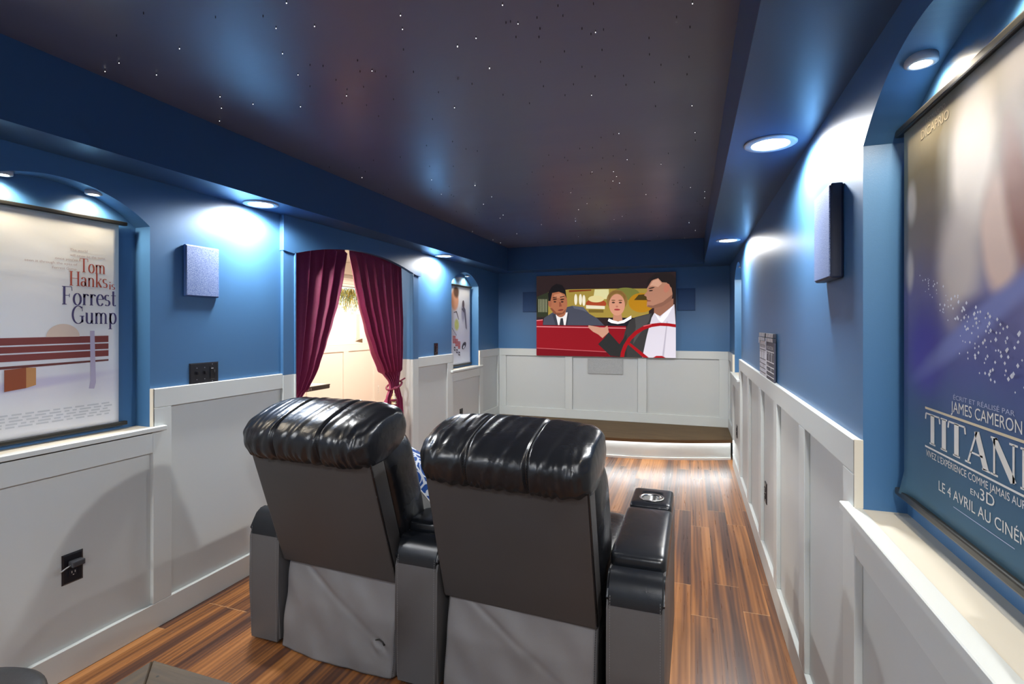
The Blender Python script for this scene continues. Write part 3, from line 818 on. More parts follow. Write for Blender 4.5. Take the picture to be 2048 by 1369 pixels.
# ------------------------------------------------------------------ screen
def screen():
    t = thing('projection_screen', 'wide frameless projection screen showing people in a red car', 'screen'); place(t, 'F', -1.032, 1.062)
    w, h = 1.727, 1.03
    box('panel', -w / 2, w / 2, -.040, -.021, 0, h, mat('black screen edge', (.01, .01, .012, 1), .5), t, .001, 1)
    def m_of(key):
        nm = 'picture %d %d %d' % key
        if nm in MATS: return MATS[nm]
        k = N(nm); c = lin(*key); k.b.inputs['Base Color'].default_value = tuple(x * .5 for x in c[:3]) + (1,); k.b.inputs['Roughness'].default_value = .7
        k.b.inputs['Emission Color'].default_value = c; k.b.inputs['Emission Strength'].default_value = .42
        k.b.inputs['Specular IOR Level'].default_value = .1
        MATS[nm] = k.m; return k.m
    def P(px, py):
        s = (px - 207) / 1578.0; top, bot = 145 - 70 * s, 1028 + 27 * s
        return (min(max((s - .5) * w, -w / 2), w / 2), min(max((bot - py) / (bot - top) * h, 0), h))
    PP = lambda *a: [P(*p) for p in a]
    E_ = lambda cx, cy, rx, ry, rot=0: [P(cx + x, cy + y) for x, y in ell(0, 0, rx, ry, 0, 360, 28, rot)]
    I = []
    I.append(((44, 33, 34), PP((207, 1030), (1785, 1056), (1785, 74), (207, 146))))
    I.append(((150, 128, 58), PP((212, 600), (1500, 600), (1500, 268), (1000, 275), (600, 287), (350, 322), (212, 375))))
    I.append(((46, 50, 36), PP((212, 600), (350, 600), (350, 322), (212, 375))))
    for k_ in range(6): I.append(((150, 150, 120), PP((232 + k_ * 19, 545), (240 + k_ * 19, 545), (240 + k_ * 19, 400), (232 + k_ * 19, 400))))
    I.append(((206, 200, 148), PP((880, 400), (1060, 390), (1060, 280), (900, 284))))
    I.append(((112, 112, 54), E_(1250, 330, 150, 70)))
    for x_, y_ in ((680, 400), (735, 400), (775, 410)): I.append(((222, 214, 190), E_(x_, y_, 18, 62)))
    I.append(((120, 60, 30), PP((600, 320), (860, 300), (860, 285), (600, 296))))
    I.append(((156, 66, 38), E_(915, 445, 118, 52))); I.append(((210, 196, 140), E_(915, 392, 90, 38)))
    I.append(((214, 206, 176), PP((800, 500), (1015, 505), (1015, 470), (800, 462)))); I.append(((110, 90, 40), PP((830, 545), (1000, 545), (1000, 512), (830, 512))))
    I.append(((168, 118, 26), E_(1420, 430, 140, 110))); I.append(((70, 56, 26), PP((1340, 400), (1490, 400), (1490, 330), (1390, 340))))
    I.append(((126, 18, 28), PP((207, 1030), (1250, 1040), (1250, 695), (207, 690)))); I.append(((206, 120, 124), PP((207, 712), (1250, 724), (1250, 714), (207, 702))))
    I.append(((140, 24, 34), PP((207, 690), (285, 690), (285, 628), (207, 640)))); I.append(((206, 120, 124), PP((207, 644), (285, 636), (285, 626), (207, 634))))
    I.append(((104, 14, 24), PP((207, 1030), (1060, 1042), (1060, 988), (207, 945)))); I.append(((170, 80, 86), PP((207, 950), (1060, 992), (1060, 984), (207, 942))))
    # passenger in a grey suit
    I.append(((66, 68, 80), PP((285, 688), (1010, 690), (930, 610), (840, 560), (770, 485), (640, 470), (520, 500), (400, 550), (300, 610))))
    I.append(((216, 212, 210), PP((470, 688), (560, 688), (585, 545), (440, 560)))); I.append(((50, 50, 56), PP((486, 688), (540, 688), (528, 610), (500, 612))))
    I.append(((150, 92, 66), E_(500, 540, 62, 60))); I.append(((158, 98, 70), E_(472, 425, 108, 158, -8))); I.append(((150, 90, 66), E_(372, 445, 22, 42)))
    I.append(((26, 24, 26), PP((352, 420), (350, 330), (395, 260), (450, 226), (520, 240), (560, 300), (572, 390), (548, 340), (480, 315), (400, 330), (378, 420))))
    for x_ in (432, 520): I.append(((40, 28, 24), E_(x_, 400, 26, 7, -10))); I.append(((60, 40, 34), E_(x_, 428, 16, 9)))
    I.append(((130, 70, 52), PP((484, 430), (500, 430), (516, 478), (484, 484)))); I.append(((112, 50, 44), E_(502, 520, 34, 9, -8)))
    I.append(((120, 70, 50), PP((372, 500), (420, 560), (470, 582), (540, 560), (570, 500), (520, 552), (450, 550), (400, 500))))
    I.append(((182, 122, 92), PP((420, 350), (500, 330), (545, 360), (540, 385), (430, 385)))); I.append(((28, 24, 24), PP((405, 380), (455, 372), (455, 380), (408, 390)))); I.append(((28, 24, 24), PP((492, 372), (545, 362), (548, 371), (494, 381))))
    I.append(((52, 54, 64), PP((440, 560), (470, 688), (440, 688), (400, 570)))); I.append(((52, 54, 64), PP((585, 545), (600, 560), (580, 688), (560, 688)))); I.append(((86, 88, 100), PP((640, 470), (770, 485), (820, 545), (760, 520), (660, 500))))
    # person in the back seat
    I.append(((132, 100, 54), E_(1152, 405, 116, 118))); I.append(((28, 28, 36), PP((1045, 690), (1300, 692), (1318, 600), (1200, 610), (1060, 612))))
    I.append(((176, 122, 98), PP((1105, 640), (1215, 640), (1200, 540), (1115, 540)))); I.append(((232, 226, 224), PP((1050, 640), (1060, 610), (1110, 630), (1165, 645), (1230, 625), (1310, 575), (1312, 610), (1230, 660), (1160, 672), (1090, 662))))
    I.append(((196, 138, 112), E_(1152, 455, 88, 122))); I.append(((120, 90, 48), PP((1066, 420), (1085, 345), (1150, 320), (1215, 340), (1240, 420), (1250, 360), (1200, 300), (1110, 300), (1060, 350))))
    for x_ in (1112, 1190): I.append(((70, 48, 40), E_(x_, 430, 18, 9))); I.append(((96, 70, 44), E_(x_, 405, 24, 5)))
    I.append(((150, 52, 56), E_(1154, 510, 34, 10))); I.append(((168, 108, 88), E_(1152, 475, 14, 10)))
    # driver in profile
    I.append(((52, 50, 50), PP((1180, 1050), (1240, 760), (1290, 640), (1350, 595), (1530, 545), (1570, 700), (1470, 1050))))
    I.append(((196, 190, 200), PP((1430, 1052), (1480, 800), (1530, 600), (1570, 520), (1770, 445), (1785, 700), (1785, 1054))))
    I.append(((166, 160, 172), PP((1640, 1050), (1660, 1050), (1700, 640), (1690, 640))))
    I.append(((140, 96, 78), PP((1555, 545), (1620, 580), (1760, 455), (1760, 380), (1560, 430))))
    I.append(((166, 118, 96), PP((1478, 470), (1540, 492), (1640, 470), (1740, 400), (1760, 260), (1700, 160), (1600, 140), (1530, 180), (1480, 268), (1484, 300), (1448, 345), (1476, 362), (1478, 390), (1492, 400), (1480, 425))))
    I.append(((36, 30, 30), PP((1470, 232), (1500, 160), (1570, 100), (1650, 74), (1730, 92), (1785, 150), (1785, 400), (1755, 350), (1740, 260), (1690, 200), (1640, 196), (1600, 150), (1540, 172))))
    I.append(((176, 112, 92), E_(1690, 262, 30, 52, 18))); I.append(((50, 36, 32), E_(1522, 292, 22, 7, -8))); I.append(((46, 34, 30), E_(1530, 262, 34, 7, -14))); I.append(((120, 66, 56), E_(1500, 408, 24, 6)))
    I.append(((128, 88, 72), PP((1540, 492), (1640, 470), (1740, 400), (1752, 330), (1650, 420), (1545, 462), (1490, 455), (1482, 474))))
    I.append(((196, 150, 126), PP((1545, 180), (1600, 160), (1640, 210), (1600, 250), (1540, 236), (1510, 240))))
    I.append(((70, 68, 68), PP((1350, 600), (1520, 556), (1500, 640), (1380, 820), (1330, 900), (1360, 700))))
    I.append(((224, 220, 226), PP((1560, 540), (1620, 600), (1650, 560), (1760, 460), (1700, 580), (1640, 660), (1600, 620))))
    # sleeve and open hand
    I.append(((40, 40, 40), PP((940, 900), (1010, 830), (1060, 765), (1180, 900), (1260, 780), (1260, 1045), (1080, 1032))))
    I.append(((182, 134, 112), PP((990, 832), (1062, 765), (1046, 690), (1000, 720), (930, 704), (830, 688), (826, 712), (880, 760), (940, 790))))
    # steering wheel
    wp = [(1188, 1050), (1196, 990), (1225, 910), (1275, 828), (1345, 755), (1430, 700), (1520, 668), (1620, 655), (1710, 660), (1785, 672)]
    inn = [(1232, 1050), (1240, 990), (1266, 920), (1312, 850), (1376, 785), (1450, 735), (1532, 704), (1622, 690), (1708, 694), (1785, 706)]
    for i in range(len(wp) - 1): I.append(((146, 18, 26), PP(wp[i], inn[i], inn[i + 1], wp[i + 1])))
    I.append(((146, 18, 26), PP((1250, 880), (1280, 870), (1500, 1050), (1440, 1050)))); I.append(((150, 20, 28), PP((1545, 1052), (1580, 1030), (1640, 1030), (1680, 1052))))
    I.append(((200, 90, 96), PP((1440, 690), (1446, 700), (1532, 676), (1528, 668))))
    polys('picture', I, m_of, t, -.0412)
screen()

# ------------------------------------------------------------------ wall speakers
def grille(name, base, spk, sc, rough=.6):
    k = N(name); co = k.coord(); n = k.noise(co, sc, 2, .6)
    k.l(k.ramp(n, [(.44, base), (.56, spk)]), k.b.inputs['Base Color']); k.b.inputs['Roughness'].default_value = rough
    k.bump(n, .3, .002); return k.m
G1 = grille('speckled blue speaker cloth', lin(52, 84, 150), lin(150, 168, 205), 460)
G2 = grille('dark blue grille', lin(34, 72, 118), lin(48, 88, 134), 420)
G3 = grille('grey white grille', lin(150, 153, 152), lin(190, 192, 190), 420)
def wall_speaker(side, u, z, w, h, d, gm, fm, label, b=.006):
    t = thing('wall_speaker', label, 'speaker'); place(t, side, u, z)
    box('housing', -w / 2, w / 2, -d, -.0005, 0, h, fm, t, b, 2)
    box('grille', -w / 2 + .006, w / 2 - .006, -d - .003, -d + .001, .006, h - .006, gm, t, .001, 1)
    return t
wall_speaker('L', 2.04, 1.600, .20, .265, .017, G1, mat('blue speaker housing', lin(62, 100, 160), .5), 'square speckled blue wall speaker on the left wall beside the cream poster niche')
wall_speaker('R', 1.875, 1.592, .21, .285, .034, G1, mat('navy speaker housing', lin(14, 30, 62), .5), 'blue wall speaker on the right wall seen nearly edge on')
wall_speaker('F', -1.985, 1.628, .215, .262, .014, G2, mat('dark blue housing', lin(36, 74, 120), .5), 'flush dark blue speaker on the screen wall left of the screen', .002)
wall_speaker('F', -.05, 1.628, .20, .265, .014, G2, mat('dark blue housing', lin(36, 74, 120), .5), 'flush dark blue speaker on the screen wall right of the screen', .002)
wall_speaker('F', -1.012, .842, .435, .20, .012, G3, mat('grey white housing', lin(176, 178, 176), .5), 'wide pale grey centre speaker in the wainscot below the screen', .002)

# ------------------------------------------------------------------ switches and outlets
SCREW = mat('screw head', (.35, .35, .38, 1), .3, metal=.8)
def plate(t, w, h, m, d=.006):
    bm = bmesh.new()
    v = []
    for (a, b_, y) in ((w / 2, h / 2, 0), (w / 2, h / 2, -d * .45), (w / 2 - .006, h / 2 - .006, -d)):
        v.append([bm.verts.new(p) for p in ((-a, y, -b_), (a, y, -b_), (a, y, b_), (-a, y, b_))])
    for k_ in range(2):
        for i in range(4): bm.faces.new((v[k_][i], v[k_][(i + 1) % 4], v[k_ + 1][(i + 1) % 4], v[k_ + 1][i]))
    bm.faces.new(v[2]); bm.faces.new(v[0][::-1])
    return from_bm('plate', bm, m, t)
def screw(t, x, z, y): return link_mesh('screw', [(x + .0028 * math.cos(a), y, z + .0028 * math.sin(a)) for a in [k_ * PI / 4 for k_ in range(8)]], [tuple(range(8))], SCREW, t)
t = thing('light_switch', 'black triple switch plate on the blue left wall above the chair rail', 'switch'); place(t, 'L', 2.06, 1.198)
plate(t, .172, .112, BLACKPL)
for x in (-.046, .0):
    r_ = box('rocker', x - .005, x + .005, -.018, -.006, -.004, .012, mat('glossy black toggle', (.012, .012, .016, 1), .15), t, .002, 2)
    for z in (.030, -.030): screw(t, x, z, -.0063)
box('dimmer', .032, .060, -.010, -.006, -.034, .034, mat('glossy black toggle', (.012, .012, .016, 1), .15), t, .0015, 1)
box('dimmer_slider', .052, .058, -.013, -.010, .0, .014, GREYPL, t, .001, 1)
box('indicator', .036, .048, -.0112, -.0100, .022, .025, mat('pale mark', (.5, .5, .55, 1), .4), t)
for z in (.045, -.045): screw(t, .046, z, -.0063)

def receptacle(t, z, m, slotm):
    o = box('receptacle', -.0165, .0165, -.0085, -.006, z - .0145, z + .0145, m, t, .003, 2)
    for x in (-.006, .006): box('slot', x - .0013, x + .0013, -.0092, -.0084, z - .001, z + .008, slotm, o)
    box('slot', -.0022, .0022, -.0092, -.0084, z - .010, z - .006, slotm, o)
    return o
def outlet(side, u, z, face, label, pm, rm, sm):
    t = thing('wall_outlet', label, 'outlet'); place(t, side, u, z)
    # a wainscot outlet sits on the panel (wall plane), like the boards beside it
    plate(t, .078, .124, pm); receptacle(t, .020, rm, sm); receptacle(t, -.020, rm, sm); screw(t, 0, 0, -.0063)
    return t
SILV = mat('brass slot', (.75, .75, .72, 1), .3, metal=.6)
BLKR = mat('black receptacle', (.012, .012, .018, 1), .3)
o1 = outlet('L', 1.442, .442, 0, 'black wall outlet low on the wainscot below the cream poster', BLACKPL, BLKR, SILV)
chg = thing('phone_charger', 'dark grey plug charger in the near left wall outlet', 'charger'); place(chg, 'L', 1.445, .462)
box('body', -.024, .024, -.040, -.0095, -.010, .014, GREYPL, chg, .005, 2)
tube('cable_stub', [(-.022, -.026, .0), (-.045, -.028, -.006), (-.062, -.030, -.012)], .0028, mat('grey cable', (.3, .3, .3, 1), .5), chg)
o2 = outlet('L', 5.31, .455, 0, 'small black outlet on the far left wainscot beneath the distant niche', BLACKPL, BLKR, SILV)
pl = thing('plug_adapter', 'white plug adapter in the far left black outlet', 'adapter'); place(pl, 'L', 5.315, .435)
box('body', -.018, .024, -.040, -.0095, -.014, .014, WHITEPL, pl, .004, 2)
box('face', -.015, .021, -.0415, -.0398, -.011, .011, mat('pale plastic face', (.7, .7, .7, 1), .4), pl, .0004, 1)
outlet('R', 3.44, .445, 0, 'dark outlet on the right wainscot nearer the camera', BLACKPL, BLKR, SILV)
outlet('R', 5.5, .415, 0, 'dark outlet on the right wainscot close to the stage', BLACKPL, BLKR, SILV)
t = thing('keypad', 'small black control plate on the left wall past the doorway', 'switch'); place(t, 'L', 4.70, 1.212)
plate(t, .082, .122, BLACKPL); box('rocker', -.017, .017, -.010, -.006, -.034, .034, mat('glossy black toggle', (.012, .012, .016, 1), .15), t, .0015, 1)
for k_ in range(3): box('button', -.012, .012, -.012, -.0098, -.026 + k_ * .02, -.014 + k_ * .02, GREYPL, t, .001, 1)
t = thing('wall_outlet', 'white outlet on the pale hall wainscot seen between the curtains', 'outlet'); t.location = (HX, 7.67, .35); t.rotation_euler = (0, 0, PI / 2)
plate(t, .08, .124, WHITEPL); receptacle(t, .020, HALLW, mat('slot grey', (.3, .28, .27, 1), .5)); receptacle(t, -.020, HALLW, mat('slot grey', (.3, .28, .27, 1), .5))

# ------------------------------------------------------------------ clapperboards on the right rail
def clapper(yc, face, ink_c, label, w=.29, h=.262):
    t = thing('clapperboard', label, 'clapperboard', group='clapperboards on the right chair rail'); t.location = (WR - .012, yc, RAIL + .0005); t.rotation_euler = (0, 0, -PI / 2)
    fm = mat('clapper face %s' % ink_c, face, .45); im = mat('clapper ink %s' % ink_c, (.75, .75, .78, 1) if face[0] < .3 else (.05, .05, .06, 1), .5)
    sl = box('slate', -w / 2, w / 2, -.004, .004, 0, h * .80, fm, t, .001, 1)
    bm = bmesh.new(); y = -.0046
    def r(x0, x1, z0, z1): add_box(bm, x0, x1, y, y + .0006, z0, z1)
    a = w / 2 - .008
    for z in (.155, .098, .071, .044, .018): r(-a, a, z, z + .0045)
    for x in (-w / 6, w / 6): r(x - .002, x + .002, .102, .155)
    r(w * .1, w * .1 + .004, .048, .071)
    from_bm('ruled_lines', bm, im, t)
    sans('lettering', 'PRODUCTION', -a + .01, a - .03, .170, .018, im, t, y)
    for s_, x0, x1, z in (('SCENE', -a + .006, -a + .05, .142), ('TAKE', -.035, .005, .142), ('ROLL', w / 6 + .008, w / 6 + .046, .142), ('DIRECTOR', -a + .006, -a + .07, .078), ('CAMERA', -a + .006, -a + .06, .051), ('DATE', -a + .006, -a + .04, .024)):
        sans('small_lettering', s_, x0, x1, z, .0075, im, t, y)
    bl, wh = mat('clapper stick black', (.02, .02, .03, 1), .45), mat('clapper stick white', (.72, .72, .76, 1), .45)
    for z0 in (h * .80, h * .895):
        st = box('clap_stick', -w / 2, w / 2, -.009, .005, z0 + .001, z0 + h * .088, bl, t, .001, 1)
        bm = bmesh.new(); n = 6; z1 = z0 + h * .086; lean = .016 if z0 > h * .85 else -.016
        for i in range(n):
            x = -w / 2 + .008 + i * (w - .02) / n; q_ = (w - .02) / n * .52
            vv = [bm.verts.new(p) for p in ((x + .01, -.0093, z0 + .002), (x + q_ + .01, -.0093, z0 + .002), (x + q_ + .01 + lean * .6, -.0093, z1), (x + .01 + lean * .6, -.0093, z1))]
            bm.faces.new(vv)
        from_bm('stripes', bm, wh, st)
    box('hinge', -w / 2 - .003, -w / 2 + .03, -.0105, -.009, h * .74, h * .88, METAL, t, .001, 1)
    return t
c1 = clapper(3.155, (.045, .045, .07, 1), 'dark', 'black clapperboard with white lines on the right chair rail')
c2 = clapper(3.47, (.62, .62, .68, 1), 'pale', 'white clapperboard beside the black one on the right chair rail', .28)

# ------------------------------------------------------------------ curtains
def velvet():
    k = N('burgundy velvet'); b = k.b; co = k.coord()
    f = k.noise(co, 60, 3)
    k.l(k.mix(f, (.235, .014, .070, 1), (.31, .022, .098, 1)), b.inputs['Base Color'])
    b.inputs['Roughness'].default_value = .6
    b.inputs['Sheen Weight'].default_value = 1.0; b.inputs['Sheen Roughness'].default_value = .35
    b.inputs['Sheen Tint'].default_value = (.9, .35, .55, 1)
    k.bump(k.noise(k.mapv(co, (40, 40, 4)), 3, 3), .15, .004)
    return k.m
VELVET = velvet()
def interp(z, tab):
    tab = sorted(tab)
    if z <= tab[0][0]: return tab[0][1]
    for (z0, v0), (z1, v1) in zip(tab, tab[1:]):
        if z <= z1:
            t = (z - z0) / (z1 - z0); t = t * t * (3 - 2 * t) * .35 + t * .65
            return v0 + (v1 - v0) * t
    return tab[-1][1]
CX = WL - .068
def curtain(label, Lt, Rt, folds, tie_z, seed, top):
    t = thing('curtain', label, 'curtain', (CX, (interp(0, Lt) + interp(0, Rt)) / 2, 0.012))
    y0 = t.location.y; rr = random.Random(seed); ph = [rr.uniform(0, 6.28) for _ in range(4)]
    def fn(u, v):
        z = v * (top - .012) + .0; L, R = interp(z, Lt), interp(z, Rt)
        s = u + .022 * math.sin(u * 9 + ph[0]) + .012 * math.sin(u * 23 + ph[1])
        s = min(max(s, 0), 1); y = L + (R - L) * s
        w = R - L; A = .042 if z > tie_z + .1 else .028
        if abs(z - tie_z) < .12: A = .016
        if z > top - .06: A *= .45
        A *= min(1, w / .35 + .35)
        a = 2 * PI * folds * s + .35 * math.sin(z * 2.3 + ph[2]) + .5 * math.sin(u * 5 + ph[3])
        x = A * (math.sin(a) + .25 * math.sin(2 * a + 1.0 + z)) 
        if z < tie_z - .03: x *= .8
        # fullness billowing above the tie
        x += .012 * math.sin(PI * u) * math.exp(-((z - tie_z - .35) / .3) ** 2)
        y += .006 * math.cos(a)
        return Vector((x, y - y0, z))
    o = grid('drape', fn, 200, 110, VELVET, t)
    m = o.modifiers.new('thickness', 'SOLIDIFY'); m.thickness = .004
    return t
LT_L = [(0, 2.735), (2.0, 2.735)]
RT_L = [(0, 2.97), (.5, 2.90), (.86, 2.80), (.90, 2.815), (1.0, 2.91), (1.155, 3.02), (1.311, 3.10), (1.456, 3.172), (1.606, 3.241), (1.797, 3.30), (2.0, 3.345)]
cu1 = curtain('left burgundy velvet curtain swept to the left side of the doorway', LT_L, RT_L, 4.6, .88, 1, 2.052)
LT_R = [(0, 3.70), (.481, 3.79), (.642, 3.845), (.805, 3.905), (.90, 3.965), (.935, 3.955), (1.053, 3.815), (1.229, 3.69), (1.416, 3.595), (1.615, 3.508), (1.809, 3.44), (2.0, 3.38)]
RT_R = [(0, 4.18), (.536, 4.165), (.771, 4.14), (.915, 4.09), (1.05, 4.115), (1.229, 4.13), (1.5, 4.14), (2.0, 4.12)]
cu2 = curtain('right burgundy velvet curtain gathered by a rope with a tassel', LT_R, RT_R, 6.2, .915, 2, 2.052)
ROPE = mat('burgundy rope', (.22, .016, .06, 1), .6, bump=(180, .6, .004))
GOLD = mat('antique gold', (.75, .62, .42, 1), .3, metal=.8)
yb = cu2.location.y; zb = cu2.location.z
pts = []
for i in range(28):
    a = 2 * PI * i / 28; pts.append((.060 * math.cos(a), 4.03 + .085 * math.sin(a) - yb, .915 + .03 * math.sin(a) - zb))
tie = tube('tieback_rope', pts, .009, ROPE, cu2, 8, True)
kn = superq('tieback_knot', (.062, 3.955 - yb, .90 - zb), (.018, .022, .016), 1, 1, ROPE, cu2, 16, 10)
tube('tieback_end', [(0.0, 4.10 - yb, .94 - zb), (.02, 4.13 - yb, .955 - zb), (.03, 4.165 - yb, .968 - zb)], .007, ROPE, cu2)
ts = lathe('tassel_fringe', [(.001, .0), (.034, .0), (.031, .06), (.027, .14), (.022, .17), (.012, .178), (.001, .18)], ROPE, cu2, 20, (.068, 3.915 - yb, .585 - zb))
lathe('tassel_ornament', [(.001, 0), (.022, .0), (.024, .008), (.018, .014), (.024, .03), (.026, .05), (.018, .07), (.012, .08), (.014, .088), (.006, .10), (.004, .125), (.001, .127)], GOLD, ts, 20, (.068, 3.915 - yb, .765 - zb))
lathe('tassel_bead', [(.024, 0), (.0275, .008), (.0275, .014), (.024, .022)], ROPE, ts, 20, (.068, 3.915 - yb, .795 - zb))
pts1 = [(.045 * math.cos(a), 2.772 + .055 * math.sin(a) - cu1.location.y, .875 + .03 * math.sin(a) - cu1.location.z) for a in [2 * PI * i / 24 for i in range(24)]]
tube('tieback_rope', pts1, .009, ROPE, cu1, 8, True)
rod = thing('curtain_rod', 'dark curtain rod hidden behind the arched doorway header', 'curtain rod', (CX, 3.45, 2.066))
tube('pole', [(0, -.742, 0), (0, .738, 0)], .009, BLACKM, rod)
for y in (-.74, .736): lathe('bracket', [(.001, -.012), (.014, -.012), (.014, .012), (.001, .012)], BLACKM, rod, 12, (0, y, 0))

# console table in the hall
ct = thing('console_table', 'pale topped console with a dark lettered edge behind the left curtain', 'table', (-3.35, 3.25, 0))
DK = mat('dark brown lettered edge', lin(44, 34, 28), .5)
box('top', -.25, .25, -.6, .62, .905, .925, mat('pale table top', (.66, .58, .48, 1), .4), ct, .003, 1)
prism_pts = [(-.6, .885), (.625, .885), (.635, .895), (.63, .905), (.64, .922), (-.6, .922)]
bm = bmesh.new()
a = [bm.verts.new((.252, y, z)) for y, z in prism_pts]; b = [bm.verts.new((.268, y, z)) for y, z in prism_pts]
bm.faces.new(a); bm.faces.new(b[::-1])
for i in range(len(a)): bm.faces.new((a[i], b[i], b[(i + 1) % len(a)], a[(i + 1) % len(a)]))
eb = from_bm('edge_board', bm, DK, ct)
tx = sans('lettering', 'ONE E', 0, .085, .894, .018, mat('pale letter paint', (.75, .7, .62, 1), .5), ct, 0)
for v in tx.data.vertices: v.co = Vector((.2695, v.co.x + .31, v.co.z))
box('pedestal', -.09, .09, -.30, .02, .02, .905, mat('pale table top', (.66, .58, .48, 1), .4), ct, .006, 1)
box('foot', -.22, .22, -.38, .10, 0, .025, DK, ct, .005, 1)

# ------------------------------------------------------------------ recliner loveseat
seat = thing('theater_loveseat', 'two seat black leather home theater recliner seen from behind', 'recliner', (-1.0, 1.832, 0), math.radians(-2.8))
def drill(o, c, r, depth):
    bm = bmesh.new(); bmesh.ops.create_cone(bm, cap_ends=True, segments=40, radius1=r, radius2=r, depth=depth, matrix=Matrix.Translation(c))
    me = bpy.data.meshes.new('c'); bm.to_mesh(me); bm.free(); k = bpy.data.objects.new('c', me); C.objects.link(k)
    p = o.parent; o.parent = None
    m = o.modifiers.new('b', 'BOOLEAN'); m.operation = 'DIFFERENCE'; m.object = k; m.solver = 'EXACT'
    new = bpy.data.meshes.new_from_object(o.evaluated_get(bpy.context.evaluated_depsgraph_get()))
    o.modifiers.clear(); o.data = new; o.parent = p
    bpy.data.objects.remove(k)
def arm(x0, x1, cup=True):
    w = x1 - x0; xc = (x0 + x1) / 2
    prof = [(0.0, .012), (-.004, .25), (0.0, 0.475), (.004, .512), (.014, .545), (.032, .572), (.056, .586), (.080, .588), (.088, .572), (.87, .575), (.90, .55), (.905, .50), (.90, .012)]
    bm = bmesh.new(); ring = [(-.5, 0), (.5, 0)]
    n = len(prof)
    A = [bm.verts.new((x0, y, z)) for y, z in prof]; B = [bm.verts.new((x1, y, z)) for y, z in prof]
    bm.faces.new(A); bm.faces.new(B[::-1])
    for i in range(n): bm.faces.new((A[i], B[i], B[(i + 1) % n], A[(i + 1) % n]))
    ed = [e for e in bm.edges if abs(e.verts[0].co.x - e.verts[1].co.x) < 1e-6]
    bmesh.ops.bevel(bm, geom=ed, offset=.010, segments=3, affect='EDGES')
    o = from_bm('armrest', bm, ARMV, seat, True)
    o.data.set_sharp_from_angle(angle=math.radians(32))
    # rounded rear cap, dark against the arm's painted reflection; long pad, cup holder block
    superq('arm_pad', (xc, .365, .585), (w / 2 + .004, .268, .048), .32, .16, PAD, o, 56, 24)
    cp = [(-.0015, .488), (.0025, .513), (.0125, .546), (.031, .5735), (.0555, .5885), (.081, .5905), (.085, .584), (.085, .55), (.03, .50)]
    cm = bmesh.new(); A = [cm.verts.new((x0 - .0012, y, z)) for y, z in cp]; B = [cm.verts.new((x1 + .0012, y, z)) for y, z in cp]
    cm.faces.new(A); cm.faces.new(B[::-1])
    for i in range(len(cp)): cm.faces.new((A[i], B[i], B[(i + 1) % len(cp)], A[(i + 1) % len(cp)]))
    bmesh.ops.bevel(cm, geom=[e for e in cm.edges if abs(e.verts[0].co.x - e.verts[1].co.x) < 1e-6], offset=.009, segments=3, affect='EDGES')
    c_ = from_bm('rear_cap', cm, PAD, o, True); c_.data.set_sharp_from_angle(angle=math.radians(40))
    if cup:
        cb = superq('cup_block', (xc, .770, .590), (w / 2 - .002, .128, .046), .28, .16, PAD, o, 64, 28)
        drill(cb, (xc, .735, .62), .0425, .10); drill(o, (xc, .735, .58), .0425, .04)
        lathe('cup_holder', [(.040, -.055), (.043, -.055), (.043, .006), (.053, .009), (.057, .012), (.055, .014), (.046, .012), (.041, .004), (.040, -.05), (.001, -.05), (.001, -.055)], METAL, o, 40, (xc, .735, .6265))
        lathe('cup_floor', [(.001, 0), (.0405, 0), (.0405, .0012), (.001, .0012)], mat('dark steel cup floor', (.25, .25, .26, 1), .35, metal=1), o, 32, (xc, .735, .5775))
    o.rotation_euler = (0, 0, math.radians(2.4)); pv = Vector((xc, 0, 0)); o.location = pv - Matrix.Rotation(math.radians(2.4), 3, 'Z') @ pv
    for x in (x0 + .013, x1 - .013):
        dashes('stitching', [(x, -.0052, .03), (x, -.0062, .25), (x, -.0035, .48), (x, .002, .525)], THREAD, o, .009, .6, .0009)
    return o
arm(-.935, -.765); arm(-.135, .055); arm(.725, .918)

